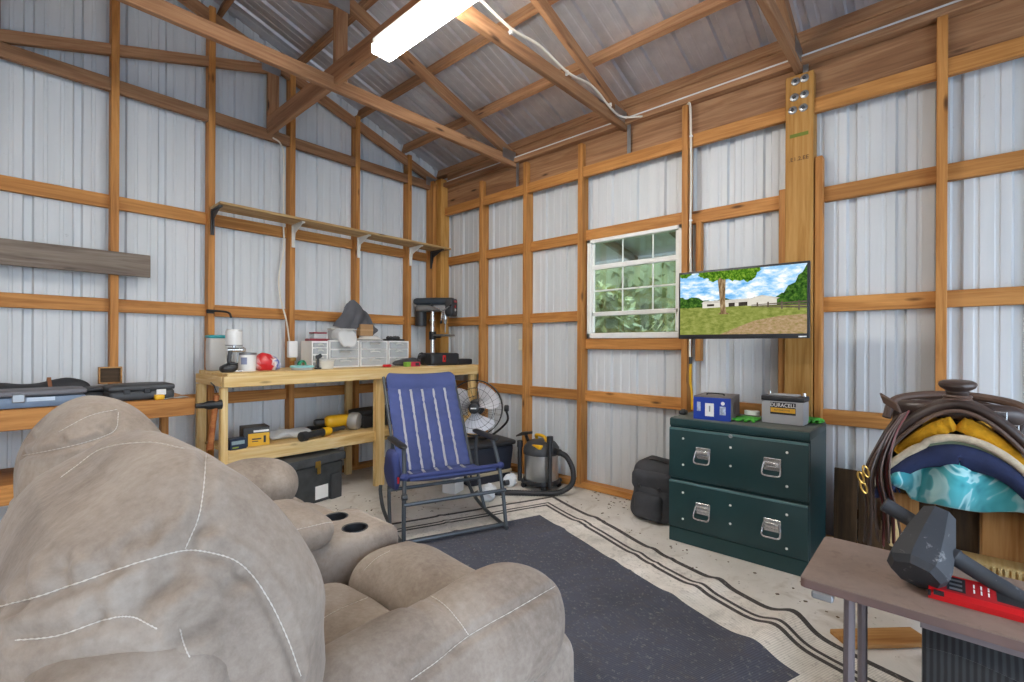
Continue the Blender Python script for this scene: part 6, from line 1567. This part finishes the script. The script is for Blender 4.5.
# fork: swells and gullet arch
b = MB(); b.tube(smooth_path([S(2.29, 0.15, 0.975), S(2.26, 0.12, 0.982), S(2.24, 0.06, 0.985), S(2.23, 0.0, 0.985), S(2.24, -0.06, 0.985), S(2.26, -0.12, 0.982), S(2.29, -0.15, 0.97)], 6), [0.018] + [0.030] * 5 + [0.030] * 25 + [0.030] * 5 + [0.020], 14); b.build('swell', M_lea, t, smooth=180)
def gul(u, v):
    a = (u - 0.5) * 2; y = a * 0.175
    z = 1.000 - 0.150 * abs(a) ** 1.8
    return S(2.178 + v * 0.11, y, z + 0.012 * math.sin(v * PI))
b = MB(); b.grid(gul, 30, 8, 0.020); b.build('fork', M_lea, t, smooth=180)
b = MB(); b.tube([gul(k / 40, 0.02) - V((0.003, 0, 0.010)) for k in range(41)], 0.0065, 8); b.build('gullet_binding', M_lea2, t)
b = MB(); b.lathe([(0.048, 0.0), (0.032, 0.02), (0.029, 0.055), (0.032, 0.062), (0.030, 0.066), (0.046, 0.078), (0.050, 0.086), (0.048, 0.094), (0.04, 0.098), (0, 0.099)], S(2.235, 0.0, 0.99) , (-0.12, 0, 1), 24); hn = b.build('horn', M_lea, t, smooth=40)
b = MB()
for k in range(4): b.tube([S(2.235 - 0.003 * k, 0, 1.002 + 0.011 * k) + V((0.033 * math.cos(a * PI / 10), 0.033 * math.sin(a * PI / 10), 0)) for a in range(20)], 0.006, 6, True)
b.build('horn_wrap', M_lea2, hn)
for s in (1, -1):
    def fl(u, v, s=s):
        y = s * (0.018 + v * 0.15); z = 0.968 - 0.150 * (abs(y) / 0.175) ** 1.8
        return S(2.196 + u * 0.40, y, z + 0.006 * noise.noise(V((u * 14, v * 14, s * 3.0))))
    b = MB(); b.grid(fl, 24, 18, -0.05 if s < 0 else 0.05); b.build('fleece_lining', M_wool, t, smooth=180, label='golden fleece lining')
    def skirt(u, v, s=s):
        y = s * (0.09 + v * 0.15); z = arch(YC + y, 0.955, 4.2) 
        return S(2.26 + u * 0.5, y, z + 0.01 * math.sin(u * 7) * v)
    b = MB(); b.grid(skirt, 24, 12, 0.012 if s < 0 else -0.012); b.build('skirt', M_lea2, t, smooth=180)
    def fender(u, v, s=s):
        w_ = 0.10 + 0.06 * math.sin(v * PI)
        return S(2.40 + (u - 0.5) * w_ * 1.4, s * (0.20 + 0.035 * math.sin(v * 2.2) + 0.008 * math.sin(u * 6 + v * 4)), 0.83 - v * 0.34)
    b = MB(); b.grid(fender, 12, 16, 0.008); b.build('fender', M_lea, t, smooth=180)
def seatf(u, v):
    a = (v - 0.5) * 2; y = a * (0.11 + 0.07 * u)
    z = 0.955 - 0.055 * math.sin(u * PI * 0.9) - 0.25 * abs(a) ** 2.2 * 0.22 + (0.06 * max(0, u - 0.75) * 4) * (1 - 0.4 * a * a)
    return S(2.28 + u * 0.40, y, z)
b = MB(); b.grid(seatf, 24, 18, 0.02); b.build('seat', M_lea, t, smooth=180)
b = MB(); b.tube(smooth_path([S(2.60, 0.215, 0.90), S(2.63, 0.19, 0.975), S(2.68, 0.10, 1.0), S(2.70, 0.0, 1.005), S(2.68, -0.10, 1.0), S(2.63, -0.19, 0.975), S(2.60, -0.215, 0.90)], 6), 0.016, 10); b.build('cantle_binding', M_lea2, t)
b = MB(); b.grid(lambda u, v: S(2.66 + 0.035 * math.sin(u * PI), (u - 0.5) * 0.40, 0.87 + v * (0.05 + 0.075 * math.sin(u * PI) ** 0.5)), 24, 8, 0.02); b.build('cantle', M_lea, t, smooth=180)
b = MB(); b.grid(lambda u, v: S(2.20 + 0.03 * u, 0.145 + 0.05 * u + 0.012 * v, 0.985 + 0.03 * u + (v - 0.5) * 0.035), 8, 6, 0.008); b.build('saddle_ear', M_lea2, t, smooth=180)
# straps hanging on both sides
rnd = random.Random(11)
M_br = plain('brass_hardware', C('c9a050'), 0.35, 0.8)
for k in range(9):
    m_ = (M_lea2, M_red2, M_lea, M_lea2, M_red2, M_lea2, M_lea, M_lea2, M_lea)[k]
    q = k / 8
    pts = [dep(908 - 10 * q, 408 + 4 * q, 1.66), dep(896 - 14 * q, 432 + 3 * q, 1.62), dep(890 - 24 * q, 468 + 4 * rnd.random(), 1.60 + 0.02 * (k % 3)), dep(894 - 30 * q + 6 * rnd.random(), 505, 1.62 + 0.02 * (k % 3)), dep(899 - 36 * q + 6 * rnd.random(), 536 + 10 * rnd.random(), 1.63 + 0.02 * (k % 3))]
    pts = [p + sl_ for p in smooth_path(pts, 6)]
    b = MB(); b.strap(pts, 0.018 + 0.012 * (k % 2), 0.004, (1, 0.3, 0)); b.build('hanging_strap', m_, t, smooth=40)
for q in ((862, 474), (865, 484), (867, 468)):
    p = dep(q[0], q[1], 1.58) + sl_
    b = MB(); b.tube([p + V((0.014 * math.cos(a * PI / 8), 0.014 * math.sin(a * PI / 8) * 0.6, 0.016 * math.sin(a * PI / 8 + 0.7))) for a in range(16)], 0.0032, 6, True); b.build('ring', M_br, t)
for k in range(4):
    pts = [dep(985 + 6 * k, 402 + 4 * k, 1.60), dep(1000 + 6 * k, 418 + 4 * k, 1.57), dep(1018 + 6 * k, 440 + 3 * k, 1.55), dep(1045, 475 + 4 * k, 1.55), dep(1052, 530, 1.58)]
    b = MB(); b.strap([p + sl_ for p in smooth_path(pts, 6)], 0.018, 0.004, (1, 0.3, 0)); b.build('hanging_strap', (M_lea2, M_red2, M_lea, M_lea2)[k], t, smooth=40)
for q in ((1001, 411), (1013, 424)):
    p = dep(q[0], q[1], 1.545) + sl_
    b = MB(); b.tube([p + V((0.0, 0.014 * sx, 0.011 * sz)) for sx, sz in ((-1, -1), (1, -1), (1, 1), (-1, 1))], 0.0028, 6, True); b.build('buckle', M_zinc, t)

# ------------------------------------------------------------------ loose debris on the slab
b = MB(); rnd = random.Random(5)
for k in range(420):
    r_ = rnd.random()
    if r_ < 0.5: x, y = rnd.uniform(2.5, 3.38), rnd.uniform(-0.2, 2.6)
    elif r_ < 0.8: x, y = rnd.uniform(1.5, 3.3), rnd.uniform(2.6, 3.5)
    else: x, y = 3.38 - abs(rnd.gauss(0, 0.06)), rnd.uniform(1.6, 3.3)
    if 2.84 < x < 3.36 and 0.48 < y < 1.7 or (2.95 < x and 2.15 < y < 2.8) or (2.45 < x and y > 2.62): continue
    s = rnd.uniform(0.003, 0.009); a = rnd.uniform(0, PI)
    b.box((x, y, 0.0012 + s * 0.15), (s * rnd.uniform(0.8, 2.6), s, s * 0.35), Matrix.Rotation(a, 3, 'Z'))
tag(b.build('floor_debris', plain('dry_leaf_bits', C('6d5c48'), 0.9, 0, 0.4, 80), smooth=0), 'dry leaf crumbs and wood bits scattered on the concrete', 'debris', None, 'stuff')

scene.view_settings.view_transform = 'Standard'
scene.view_settings.look = 'None'
scene.view_settings.exposure = 0.5
scene.view_settings.gamma = 1.0
scene.view_settings.use_curve_mapping = False
